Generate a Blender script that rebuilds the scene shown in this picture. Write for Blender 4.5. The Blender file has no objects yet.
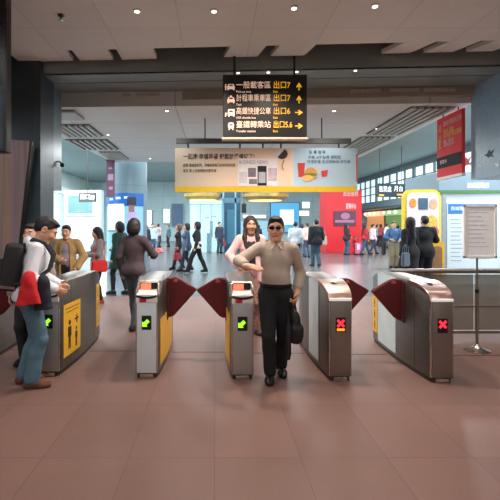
import bpy, bmesh, math, random
import numpy as np
import openvdb as vdb
from mathutils import Vector, Matrix
random.seed(7)
PI = math.pi
SC = bpy.context.scene
COL = SC.collection
# ------------------------------------------------------------------ camera
F, CX, HY, CH = 420.0, 215.0, 225.5, 1.62      # focal length (px), vanishing point (px), eye height (m)
cam_d = bpy.data.cameras.new('camera')
cam = bpy.data.objects.new('camera', cam_d); COL.objects.link(cam)
cam.location = (0, 0, CH); cam.rotation_euler = (PI/2, 0, 0)
cam_d.sensor_width = 36; cam_d.lens = F/500*36
cam_d.shift_x = (250-CX)/500; cam_d.shift_y = -(250-HY)/500
cam_d.clip_start = 0.05; cam_d.clip_end = 300
SC.camera = cam
def fy(py): return F*CH/(py-HY)                # depth of a floor point seen at image row py
def wx(px, Y): return (px-CX)*Y/F
def wz(py, Y): return CH-(py-HY)*Y/F

# ------------------------------------------------------------------ materials
def lin(c):
    return tuple(((v/255)/12.92 if v/255 <= .04045 else ((v/255+.055)/1.055)**2.4) for v in c)
MATS = {}
def mat(name, rgb, rough=.6, metal=0.0, var=.12, scale=18.0, bump=0.0, emit=0.0, coat=0.0, stretch=None, spec=.5):
    if name in MATS: return MATS[name]
    m = bpy.data.materials.new(name); m.use_nodes = True
    nt = m.node_tree; N = nt.nodes; L = nt.links
    b = N['Principled BSDF']
    b.inputs['Roughness'].default_value = rough; b.inputs['Metallic'].default_value = metal
    b.inputs['Coat Weight'].default_value = coat
    b.inputs['Specular IOR Level'].default_value = spec
    tc = N.new('ShaderNodeTexCoord'); mp = N.new('ShaderNodeMapping')
    L.new(tc.outputs['Object'], mp.inputs['Vector'])
    if stretch: mp.inputs['Scale'].default_value = stretch
    no = N.new('ShaderNodeTexNoise'); no.inputs['Scale'].default_value = scale; no.inputs['Detail'].default_value = 3
    L.new(mp.outputs['Vector'], no.inputs['Vector'])
    cr = N.new('ShaderNodeValToRGB'); c = lin(rgb)
    cr.color_ramp.elements[0].position = .3; cr.color_ramp.elements[1].position = .7
    cr.color_ramp.elements[0].color = tuple(max(0, v*(1-var)) for v in c)+(1,)
    cr.color_ramp.elements[1].color = tuple(min(1, v*(1+var)) for v in c)+(1,)
    L.new(no.outputs['Fac'], cr.inputs['Fac']); L.new(cr.outputs['Color'], b.inputs['Base Color'])
    if bump:
        bu = N.new('ShaderNodeBump'); bu.inputs['Strength'].default_value = bump; bu.inputs['Distance'].default_value = .01
        L.new(no.outputs['Fac'], bu.inputs['Height']); L.new(bu.outputs['Normal'], b.inputs['Normal'])
    if emit:
        L.new(cr.outputs['Color'], b.inputs['Emission Color']); b.inputs['Emission Strength'].default_value = emit
    MATS[name] = m; return m
def glass(name, rgb, alpha=.25, rough=.05):
    if name in MATS: return MATS[name]
    m = bpy.data.materials.new(name); m.use_nodes = True
    nt = m.node_tree; N = nt.nodes; L = nt.links
    b = N['Principled BSDF']; b.inputs['Base Color'].default_value = lin(rgb)+(1,); b.inputs['Roughness'].default_value = rough
    tr = N.new('ShaderNodeBsdfTransparent'); tr.inputs['Color'].default_value = lin([min(255, v*.3+178) for v in rgb])+(1,)
    mx = N.new('ShaderNodeMixShader'); mx.inputs[0].default_value = alpha
    L.new(tr.outputs[0], mx.inputs[1]); L.new(b.outputs[0], mx.inputs[2]); L.new(mx.outputs[0], N['Material Output'].inputs['Surface'])
    MATS[name] = m; return m
def grid_mat(name, rgb, line, sx, sy, width, axes='XY', off=(0, 0), rough=.4, var=.1, scale=60, bump=0.0, tilevar=.08, spec=.5, coat=0.0, metal=0.0):
    """a surface of tiles with thin joints, from object coordinates in metres"""
    m = bpy.data.materials.new(name); m.use_nodes = True
    nt = m.node_tree; N = nt.nodes; L = nt.links
    b = N['Principled BSDF']; b.inputs['Roughness'].default_value = rough; b.inputs['Specular IOR Level'].default_value = spec
    b.inputs['Coat Weight'].default_value = coat; b.inputs['Metallic'].default_value = metal
    tc = N.new('ShaderNodeTexCoord'); sp = N.new('ShaderNodeSeparateXYZ'); L.new(tc.outputs['Object'], sp.inputs[0])
    def math_(op, a, v=None, w=None):
        n = N.new('ShaderNodeMath'); n.operation = op
        for i, q in enumerate((a, v, w)):
            if q is None: continue
            if isinstance(q, (int, float)): n.inputs[i].default_value = q
            else: L.new(q, n.inputs[i])
        return n.outputs[0]
    us, cells = [], []
    for ax, s, o in zip(axes, (sx, sy), off):
        u = math_('DIVIDE', math_('ADD', sp.outputs[ax], o), s)
        fr = math_('FRACT', u)
        dist = math_('MULTIPLY', math_('MINIMUM', fr, math_('SUBTRACT', 1.0, fr)), s)
        us.append(math_('LESS_THAN', dist, width/2)); cells.append(math_('FLOOR', u))
    lines = math_('MAXIMUM', us[0], us[1])
    cb = N.new('ShaderNodeCombineXYZ'); L.new(cells[0], cb.inputs[0]); L.new(cells[1], cb.inputs[1])
    wn = N.new('ShaderNodeTexWhiteNoise'); L.new(cb.outputs[0], wn.inputs['Vector'])
    no = N.new('ShaderNodeTexNoise'); no.inputs['Scale'].default_value = scale; no.inputs['Detail'].default_value = 4
    L.new(tc.outputs['Object'], no.inputs['Vector'])
    no2 = N.new('ShaderNodeTexNoise'); no2.inputs['Scale'].default_value = 1.3; L.new(tc.outputs['Object'], no2.inputs['Vector'])
    v = math_('ADD', math_('MULTIPLY', math_('SUBTRACT', no.outputs['Fac'], .5), var*3), 1.0)
    v = math_('ADD', v, math_('MULTIPLY', math_('SUBTRACT', wn.outputs['Value'], .5), tilevar*2))
    v = math_('ADD', v, math_('MULTIPLY', math_('SUBTRACT', no2.outputs['Fac'], .5), var*1.5))
    hs = N.new('ShaderNodeHueSaturation'); hs.inputs['Color'].default_value = lin(rgb)+(1,); L.new(v, hs.inputs['Value'])
    mx = N.new('ShaderNodeMix'); mx.data_type = 'RGBA'; L.new(lines, mx.inputs[0]); L.new(hs.outputs[0], mx.inputs[6]); mx.inputs[7].default_value = lin(line)+(1,)
    L.new(mx.outputs[2], b.inputs['Base Color'])
    if bump:
        bu = N.new('ShaderNodeBump'); bu.inputs['Strength'].default_value = bump; bu.inputs['Distance'].default_value = .004
        L.new(math_('SUBTRACT', no.outputs['Fac'], lines), bu.inputs['Height']); L.new(bu.outputs['Normal'], b.inputs['Normal'])
    MATS[name] = m; return m

# ------------------------------------------------------------------ mesh helpers
def link(o, parent=None):
    COL.objects.link(o)
    if parent is not None: o.parent = parent
    return o
def tag(o, label=None, cat=None, group=None, kind=None):
    if label: o['label'] = label
    if cat: o['category'] = cat
    if group: o['group'] = group
    if kind: o['kind'] = kind
    return o
def empty(name, loc, rz=0, label=None, cat=None, group=None, kind=None):
    o = bpy.data.objects.new(name, None); o.empty_display_size = .1
    o.location = loc; o.rotation_euler = (0, 0, rz); link(o)
    return tag(o, label, cat, group, kind)
class MB:
    """collects shapes; build() links them as ONE mesh object"""
    def __init__(s): s.bm = bmesh.new(); s.mi = 0
    def _paint(s, n0):
        s.bm.faces.ensure_lookup_table()
        for f in s.bm.faces[n0:]: f.material_index = s.mi
    def box(s, x0, x1, y0, y1, z0, z1, bev=0.0, seg=2):
        n0 = len(s.bm.faces)
        r = bmesh.ops.create_cube(s.bm, size=1, matrix=Matrix.Translation(((x0+x1)/2, (y0+y1)/2, (z0+z1)/2)) @ Matrix.Diagonal((abs(x1-x0), abs(y1-y0), abs(z1-z0), 1)))
        if bev:
            es = list({e for v in r['verts'] for e in v.link_edges})
            bmesh.ops.bevel(s.bm, geom=es, offset=bev, segments=seg, affect='EDGES', profile=.5)
        s._paint(n0); return s
    def poly(s, pts, d):
        """outline pts (3d, planar) extruded by vector d"""
        n0 = len(s.bm.faces); d = Vector(d)
        a = [s.bm.verts.new(p) for p in pts]; b = [s.bm.verts.new(Vector(p)+d) for p in pts]
        s.bm.faces.new(a); s.bm.faces.new(b[::-1]); n = len(pts)
        for i in range(n): s.bm.faces.new((a[(i+1) % n], a[i], b[i], b[(i+1) % n]))
        s._paint(n0); return s
    def xz(s, pts, y0, y1): return s.poly([(x, y0, z) for x, z in pts], (0, y1-y0, 0))
    def yz(s, pts, x0, x1): return s.poly([(x0, y, z) for y, z in pts], (x1-x0, 0, 0))
    def xy(s, pts, z0, z1): return s.poly([(x, y, z0) for x, y in pts], (0, 0, z1-z0))
    def tube(s, path, r, n=10, cap=True):
        n0 = len(s.bm.faces); P = [Vector(p) for p in path]; rings = []
        rs = r if isinstance(r, (list, tuple)) else [r]*len(P)
        up = None
        for i, p in enumerate(P):
            t = (P[min(i+1, len(P)-1)]-P[max(i-1, 0)]).normalized()
            if up is None:
                up = Vector((0, 0, 1)) if abs(t.z) < .9 else Vector((1, 0, 0))
            u = (up-t*up.dot(t)).normalized(); w = t.cross(u); up = u
            rings.append([s.bm.verts.new(p+(u*math.cos(a)+w*math.sin(a))*rs[i]) for a in [2*PI*k/n for k in range(n)]])
        for A, B in zip(rings, rings[1:]):
            for k in range(n): s.bm.faces.new((A[k], A[(k+1) % n], B[(k+1) % n], B[k]))
        if cap: s.bm.faces.new(rings[0][::-1]); s.bm.faces.new(rings[-1])
        s._paint(n0); return s
    def lathe(s, prof, c=(0, 0, 0), n=24, M=None):
        n0 = len(s.bm.faces); rings = []
        M = M or Matrix.Identity(3)
        for r, z in prof:
            rings.append([s.bm.verts.new(Vector(c)+M @ Vector((max(r, 1e-4)*math.cos(2*PI*k/n), max(r, 1e-4)*math.sin(2*PI*k/n), z))) for k in range(n)])
        for A, B in zip(rings, rings[1:]):
            for k in range(n): s.bm.faces.new((A[k], A[(k+1) % n], B[(k+1) % n], B[k]))
        s.bm.faces.new(rings[0][::-1]); s.bm.faces.new(rings[-1])
        s._paint(n0); return s
    def ball(s, c, r, n=12):
        n0 = len(s.bm.faces); rr = r if isinstance(r, tuple) else (r, r, r)
        bmesh.ops.create_uvsphere(s.bm, u_segments=n, v_segments=max(6, n//2), radius=1, matrix=Matrix.Translation(c) @ Matrix.Diagonal((*rr, 1)))
        s._paint(n0); return s
    def quadgrid(s, G):
        n0 = len(s.bm.faces); V = [[s.bm.verts.new(p) for p in row] for row in G]
        for i in range(len(V)-1):
            for j in range(len(V[0])-1): s.bm.faces.new((V[i][j], V[i][j+1], V[i+1][j+1], V[i+1][j]))
        s._paint(n0); return s
    def build(s, name, mats, parent=None, smooth=False, loc=None):
        bmesh.ops.recalc_face_normals(s.bm, faces=s.bm.faces)
        me = bpy.data.meshes.new(name); s.bm.to_mesh(me); s.bm.free()
        for m in (mats if isinstance(mats, (list, tuple)) else [mats]): me.materials.append(m)
        if smooth:
            me.polygons.foreach_set('use_smooth', [True]*len(me.polygons))
            me.set_sharp_from_angle(angle=math.radians(38))
        o = bpy.data.objects.new(name, me); link(o, parent)
        if loc: o.location = loc
        return o
def text(name, body, size, loc, m, parent=None, rot=(PI/2, 0, 0), ext=.002, align='LEFT', bold=0.0, xs=1.0):
    cu = bpy.data.curves.new(name, 'FONT'); cu.body = body; cu.size = size; cu.extrude = ext; cu.align_x = align; cu.align_y = 'CENTER'
    cu.offset = bold; cu.resolution_u = 3
    t = bpy.data.objects.new('tmp', cu); COL.objects.link(t)
    dg = bpy.context.evaluated_depsgraph_get()
    me = bpy.data.meshes.new_from_object(t.evaluated_get(dg))
    bpy.data.objects.remove(t); bpy.data.curves.remove(cu)
    me.materials.clear(); me.materials.append(m)
    o = bpy.data.objects.new(name, me); link(o, parent); o.location = loc; o.rotation_euler = rot; o.scale = (xs, 1, 1)
    return o
# ------------------------------------------------------------------ people: implicit surfaces turned into one mesh per part
def V3(*a): return np.array(a if len(a) > 1 else a[0], dtype=np.float64)
def nrm(v): return v/max(1e-9, np.linalg.norm(v))
class Field:
    BIG = .12
    def __init__(s, lo, hi, v):
        s.lo = V3(lo); s.v = v; s.n = np.ceil((V3(hi)-s.lo)/v).astype(int)+1
        s.d = np.full(s.n, s.BIG, np.float32)
        s.ax = [(s.lo[i]+np.arange(s.n[i])*v).astype(np.float32) for i in range(3)]
    def _sub(s, lo, hi, pad):
        sl = []
        for i in range(3):
            a = int(max(0, math.floor((lo[i]-pad-s.lo[i])/s.v))); b = int(min(s.n[i], math.ceil((hi[i]+pad-s.lo[i])/s.v)+1))
            if b <= a: return None
            sl.append(slice(a, b))
        X = s.ax[0][sl[0]][:, None, None]; Y = s.ax[1][sl[1]][None, :, None]; Z = s.ax[2][sl[2]][None, None, :]
        return tuple(sl), X, Y, Z
    def _mix(s, sl, d, k, neg):
        a = s.d[sl]
        if neg:
            if k: h = np.maximum(k-np.abs(a+d), 0)/k; s.d[sl] = np.maximum(a, -d)+h*h*k*.25
            else: s.d[sl] = np.maximum(a, -d)
        else:
            if k: h = np.maximum(k-np.abs(a-d), 0)/k; s.d[sl] = np.minimum(a, d)-h*h*k*.25
            else: s.d[sl] = np.minimum(a, d)
    def cone(s, a, b, ra, rb=None, k=0.0, neg=False):
        rb = ra if rb is None else rb; a = V3(a); b = V3(b); r = max(ra, rb)
        q = s._sub(np.minimum(a, b)-r, np.maximum(a, b)+r, k+3*s.v+.02)
        if q is None: return s
        sl, X, Y, Z = q; ab = b-a; L2 = max(1e-9, float(ab@ab))
        t = np.clip(((X-a[0])*ab[0]+(Y-a[1])*ab[1]+(Z-a[2])*ab[2])/L2, 0, 1)
        d = np.sqrt((X-a[0]-t*ab[0])**2+(Y-a[1]-t*ab[1])**2+(Z-a[2]-t*ab[2])**2)-(ra+(rb-ra)*t)
        s._mix(sl, d.astype(np.float32), k, neg); return s
    def ell(s, c, r, R=None, k=0.0, neg=False):
        c = V3(c); r = V3(r); m = float(r.max())
        q = s._sub(c-m, c+m, k+3*s.v+.02)
        if q is None: return s
        sl, X, Y, Z = q; X = X-c[0]; Y = Y-c[1]; Z = Z-c[2]
        if R is None: u, v, w = X, Y, Z
        else: u, v, w = [X*R[0, i]+Y*R[1, i]+Z*R[2, i] for i in range(3)]
        k0 = np.sqrt((u/r[0])**2+(v/r[1])**2+(w/r[2])**2); k1 = np.sqrt((u/r[0]**2)**2+(v/r[1]**2)**2+(w/r[2]**2)**2)
        d = np.where(k1 > 1e-6, k0*(k0-1)/np.maximum(k1, 1e-6), -r.min())
        s._mix(sl, d.astype(np.float32), k, neg); return s
    def cut(s, p, n):
        """remove the side the normal n points to"""
        n = nrm(V3(n)); p = V3(p)
        d = (s.ax[0][:, None, None]-p[0])*n[0]+(s.ax[1][None, :, None]-p[1])*n[1]+(s.ax[2][None, None, :]-p[2])*n[2]
        s.d = np.maximum(s.d, d.astype(np.float32)); return s
    def folds(s, amp, f=16.0, seed=0.0):
        X = s.ax[0][:, None, None]; Y = s.ax[1][None, :, None]; Z = s.ax[2][None, None, :]
        w = np.sin(f*1.1*X+1.7*np.sin(f*.6*Z+seed)+seed)*np.sin(f*.9*Y+1.3*np.sin(f*.5*X+2*seed))*.5+.5*np.sin(f*1.3*Z+2.2*np.sin(f*.45*X+seed)+f*.7*Y)
        s.d = s.d+(amp*w).astype(np.float32); return s
    def mesh(s, name, m, parent, scale=1.0):
        for i in range(3):                       # close the solid at the border of the grid
            a = [slice(None)]*3
            for e in (0, -1): a[i] = e; s.d[tuple(a)] = np.maximum(s.d[tuple(a)], .01)
        g = vdb.FloatGrid(background=9.0); g.copyFromArray(np.ascontiguousarray(s.d))
        p, q = g.convertToQuads(isovalue=0.0)
        p = (p*s.v+s.lo)*scale; q = q[:, ::-1] if not FLIP else q
        me = bpy.data.meshes.new(name); nv, nf = len(p), len(q)
        me.vertices.add(nv); me.vertices.foreach_set('co', p.astype(np.float32).ravel())
        me.loops.add(nf*4); me.loops.foreach_set('vertex_index', q.astype(np.int32).ravel())
        me.polygons.add(nf); me.polygons.foreach_set('loop_start', np.arange(0, nf*4, 4, dtype=np.int32))
        me.polygons.foreach_set('use_smooth', np.ones(nf, bool))
        me.update(calc_edges=True); me.validate()
        me.materials.append(m)
        o = bpy.data.objects.new(name, me); link(o, parent); return o
FLIP = True
HS = 1.09
def rotx(a): c, s = math.cos(a), math.sin(a); return np.array([[1, 0, 0], [0, c, -s], [0, s, c]])
def rotz(a): c, s = math.cos(a), math.sin(a); return np.array([[c, -s, 0], [s, c, 0], [0, 0, 1]])
def ik(a, t, l1, l2, hint):
    d = t-a; L = np.linalg.norm(d)
    if L > (l1+l2)*.998: t = a+d/L*(l1+l2)*.998; d = t-a; L = np.linalg.norm(d)
    u = d/L; x = (l1*l1-l2*l2+L*L)/(2*L); h = math.sqrt(max(0, l1*l1-x*x))
    p = hint-u*(hint@u); return a+u*x+nrm(p)*h, t
class Fig:
    """the skeleton, in a 1.70 m frame: faces -y, its left is +x"""
    def __init__(s, fem=False, lean=0.0, twist=0.0, head=(0, 0), hands=None, feet=None, off=(0, 0, 0), hint=None, hn=None, hu=None, curl=None, girth=1.0, knee=None):
        s.fem = fem; s.g = girth
        s.M = rotx(lean) @ rotz(twist); s.piv = V3(0, 0, .93); s.off = V3(off)
        s.HM = s.M @ rotz(head[1]) @ rotx(head[0]); s.hp = V3(0, .012, 1.49)
        sw = (.158 if fem else .182)*(.5+.5*girth)
        hands = hands or {}; feet = feet or {}; hint = hint or {}; hn = hn or {}; hu = hu or {}; s.curl = curl or {}; knee = knee or {}
        s.sh, s.el, s.wr, s.hip, s.kn, s.an, s.hu, s.hn, s.fyaw = {}, {}, {}, {}, {}, {}, {}, {}, {}
        for k, sg in (('L', 1), ('R', -1)):
            s.sh[k] = s.T(V3(sg*sw, .005, 1.385))
            t = V3(hands.get(k, (sg*(sw+.055), -.03, .86)))
            s.el[k], s.wr[k] = ik(s.sh[k], t, .285, .255, V3(hint.get(k, (sg*.25, 1, -.1))))
            s.hu[k] = nrm(V3(hu[k])) if k in hu else nrm(s.wr[k]-s.el[k])
            n = V3(hn.get(k, (-sg, 0, 0))); n = n-s.hu[k]*(n@s.hu[k]); s.hn[k] = nrm(n)
            s.hip[k] = V3(sg*(.092 if fem else .088), 0, .885)+s.off
            f = feet.get(k, (sg*.10, .03, .085)); s.fyaw[k] = f[3] if len(f) > 3 else sg*.15
            s.kn[k], s.an[k] = ik(s.hip[k], V3(f[:3]), .415, .405, V3(knee.get(k, (sg*.08, -1, 0))))
        P = [s.T(V3(x, y, z)) for x in (-.24, .24) for y in (-.2, .22) for z in (.8, 1.45)]+[s.H(V3(x, y, z)) for x in (-.16, .16) for y in (-.19, .2) for z in (1.4, 1.78)]
        P += [v+e for d in (s.wr, s.el) for v in d.values() for e in (V3(.2, .2, .2), V3(-.2, -.2, -.2))]+[v+e for d in (s.an, s.kn) for v in d.values() for e in (V3(.2, .25, .1), V3(-.2, -.25, -.1))]
        P = np.array(P); s.lo = P.min(0); s.hi = P.max(0); s.lo[2] = max(s.lo[2], -.02)
    def T(s, p): return s.M @ (V3(p)-s.piv)+s.piv+s.off
    def H(s, p): return s.T(s.hp+s.HHM() @ (V3(p)-s.hp)*HS)
    def HHM(s): return s.M.T @ s.HM
    def field(s, v, zlo=None, zhi=None):
        lo = s.lo.copy(); hi = s.hi.copy()
        if zlo is not None: lo[2] = zlo
        if zhi is not None: hi[2] = zhi
        return Field(lo, hi, v)
    # -- pieces
    def torso(s, f, o=0.0, belly=True, neck=False):
        g = s.g; T, M = s.T, s.M
        if s.fem:
            f.ell(T((0, .01, .93)), (.165*g+o, .118*g+o, .115+o), M, .04)
            f.ell(T((0, .0, 1.09)), (.122*g+o, .092*g+o, .14+o), M, .06)
            f.ell(T((0, .0, 1.27)), (.140*g+o, .100*g+o, .155+o), M, .06)
            for x in (-.062, .062): f.ell(T((x, -.085, 1.25)), (.058+o, .05+o, .058+o), M, .04)
            w = .135
        else:
            f.ell(T((0, .01, .93)), (.155*g+o, .118*g+o, .12+o), M, .04)
            f.ell(T((0, -.012, 1.08)), (.143*g+o, .112*g+o, .14+o), M, .06)
            f.ell(T((0, .0, 1.25)), (.158*g+o, .108*g+o, .165+o), M, .04)
            w = .15
        f.cone(T((-w, .005, 1.372)), T((w, .005, 1.372)), .048+o, .048+o, .04)
        for x in (-1, 1):
            f.cone(T((x*.03, .022, 1.435)), T((x*.12, .012, 1.388)), .036+o*.7, .042+o*.7, .03)
            f.ell(T((x*.075, .06, .90)), (.085+o, .08+o, .09+o), M, .05)
    def arm(s, f, k, o=0.0, end=1.0, flare=0.0):
        r = .9 if s.fem else 1.0; r *= .5+.5*s.g
        a, e, w = s.sh[k], s.el[k], s.wr[k]
        f.cone(a, a+(e-a)*min(1, end*2), .052*r+o, .043*r+o, .025)
        if end > .5: f.cone(e, e+(w-e)*(end*2-1), .045*r+o, .032*r+o+flare, .02)
    def leg(s, f, k, o=0.0, end=1.0, flare=0.0, k_=.03):
        r = (.5+.5*s.g)
        h, n, a = s.hip[k], s.kn[k], s.an[k]
        f.cone(h, n, .088*r+o, .058*r+o, k_); e = n+(a-n)*end
        m = n+(a-n)*.35+V3(0, .012, 0)
        f.cone(n, m, .056*r+o, .055*r+o, .02); f.cone(m, e, .055*r+o, .04+o+flare, .02)
    def foot(s, f, k, o=0.0):
        a = s.an[k]; R = rotz(s.fyaw[k]); g = lambda x, y, z: V3(a[0], a[1], 0)+R @ V3(x, y, 0)+V3(0, 0, a[2]-.085+z)
        f.cone(a, g(0, .03, .045), .04+o, .038+o, .02); f.cone(g(0, .045, .036), g(0, -.09, .034), .034+o, .036+o, .02)
        f.cone(g(.012, -.09, .03), g(.005, -.155, .024), .034+o, .024+o, .02); f.cone(g(-.015, -.09, .03), g(-.01, -.145, .024), .03+o, .022+o, .02)
    def hand(s, f, k):
        w, u, n = s.wr[k], s.hu[k], s.hn[k]; t = np.cross(u, n)*(-1 if k == 'L' else 1)
        R = np.stack([t, u, n], 1); q = .92 if s.fem else 1.0
        f.cone(w-u*.02, w+u*.03, .027*q, .027*q, .02)
        f.ell(w+u*.055*q, (.042*q, .056*q, .019*q), R, .015)
        c1, c2, c3 = s.curl.get(k, (.35, .45, .3))
        for i, (o_, l) in enumerate(((.031, .072), (.011, .08), (-.011, .074), (-.031, .058))):
            p = w+u*(.088-.006*abs(i-1))*q+t*o_*q; ang = 0
            for c, fr, r0, r1 in ((c1, .45, .0105, .0098), (c2, .31, .0098, .009), (c3, .24, .009, .0078)):
                ang += c; d = u*math.cos(ang)+n*math.sin(ang)+t*o_*.8*math.cos(ang)
                p2 = p+d*l*fr*q; f.cone(p, p2, r0*q, r1*q, .004); p = p2
        p = w+u*.025*q+t*.032*q; d = nrm(u*.62+t*.7+n*.35)
        f.cone(p-d*.01, p+d*.035*q, .0155*q, .013*q, .012); p2 = p+d*.035*q; d = nrm(u*.85+t*.35+n*.45)
        f.cone(p2, p2+d*.035*q, .0125*q, .009*q, .004)
    def headshape(s, f):
        H, R = s.H, s.HM; q = .97 if s.fem else 1.0
        f.cone(s.T((0, .022, 1.40)), H((0, .01, 1.53)), .058*q, .054*q, .02)
        f.ell(H((0, .015, 1.607)), V3(.075, .097, .095)*HS, R, 0.0)
        f.ell(H((0, -.028, 1.553)), V3(.060*q, .066, .08)*HS, R, .03)
        f.ell(H((0, -.068, 1.487)), V3(.028, .022, .02)*HS, R, .03)
        for x in (-1, 1):
            f.cone(H((x*.05, -.0, 1.53)), H((x*.02, -.06, 1.483)), .018, .014, .03)
            f.ell(H((x*.038, -.066, 1.56)), V3(.026, .022, .024)*HS, R, .025)
            f.cone(H((x*.012, -.086, 1.618)), H((x*.048, -.072, 1.617)), .010, .009, .012)
            f.ell(H((x*.032, -.100, 1.597)), V3(.016, .0155, .0085)*HS, R, .01, True)
            f.ell(H((x*.078, .02, 1.583)), V3(.010, .021, .031)*HS, R, .008)
            f.ell(H((x*.084, .013, 1.585)), V3(.006, .011, .016)*HS, R, .006, True)
        f.cone(H((0, -.088, 1.606)), H((0, -.109, 1.563)), .007, .0105, .010)
        for x in (-1, 1): f.ell(H((x*.013, -.1, 1.556)), V3(.01, .011, .009)*HS, R, .008)
        f.cone(H((-.02, -.088, 1.527)), H((.02, -.088, 1.527)), .0075, .0075, .006)
        f.cone(H((-.015, -.084, 1.515)), H((.015, -.084, 1.515)), .008, .008, .006)
        f.cone(H((-.024, -.098, 1.521)), H((.024, -.098, 1.521)), .0035, .0035, .004, True)

def hair_field(g, f, style):
    H, R = g.H, g.HM; z = R @ V3(0, 0, 1); fn = R @ V3(0, -.66, -.75)
    if style == 'short':
        f.ell(H((0, .022, 1.613)), V3(.0815, .1015, .0985)*HS, R)
        f.ell(H((0, -.01, 1.68)), V3(.062, .075, .028)*HS, R, .02)
        f.cut(H((0, .04, 1.525)), -z)
        f.cut(H((0, -.088, 1.662)), fn)
        for x in (-1, 1): f.ell(H((x*.088, .012, 1.585)), V3(.03, .026, .036)*HS, R, .008, True)
    else:
        f.ell(H((0, .022, 1.618)), V3(.086, .104, .098)*HS, R)
        if style == 'bob':
            f.ell(H((0, .04, 1.56)), V3(.1, .09, .12)*HS, R, .03)
            f.cut(H((0, .0, 1.45)), -z)
            f.ell(H((0, -.11, 1.55)), V3(.062, .075, .095)*HS, R, .01, True)
        else:
            f.ell(H((0, .035, 1.58)), V3(.095, .09, .12)*HS, R, .03)
            f.cone(H((0, .055, 1.55)), g.T((0, .105, 1.27)), .08, .055, .03)
            for x in (-1, 1):
                if style == 'long':
                    f.cone(H((x*.074, -.01, 1.6)), g.T((x*.095, -.075, 1.41)), .026, .03, .03); f.cone(g.T((x*.095, -.075, 1.41)), g.T((x*.085, -.135, 1.27)), .032, .022, .03)
                else:
                    f.cone(H((x*.07, .0, 1.6)), g.T((x*.1, .03, 1.40)), .028, .03, .03); f.cone(g.T((x*.1, .03, 1.40)), g.T((x*.095, .07, 1.25)), .03, .02, .03)
            f.ell(H((0, -.115, 1.565)), V3(.06, .082, .112)*HS, R, .006, True)
            f.cone(H((0, -.115, 1.655)), H((0, -.075, 1.712)), .03, .004, .02, True)
    f.folds(.003, 75, 1.0)

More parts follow.
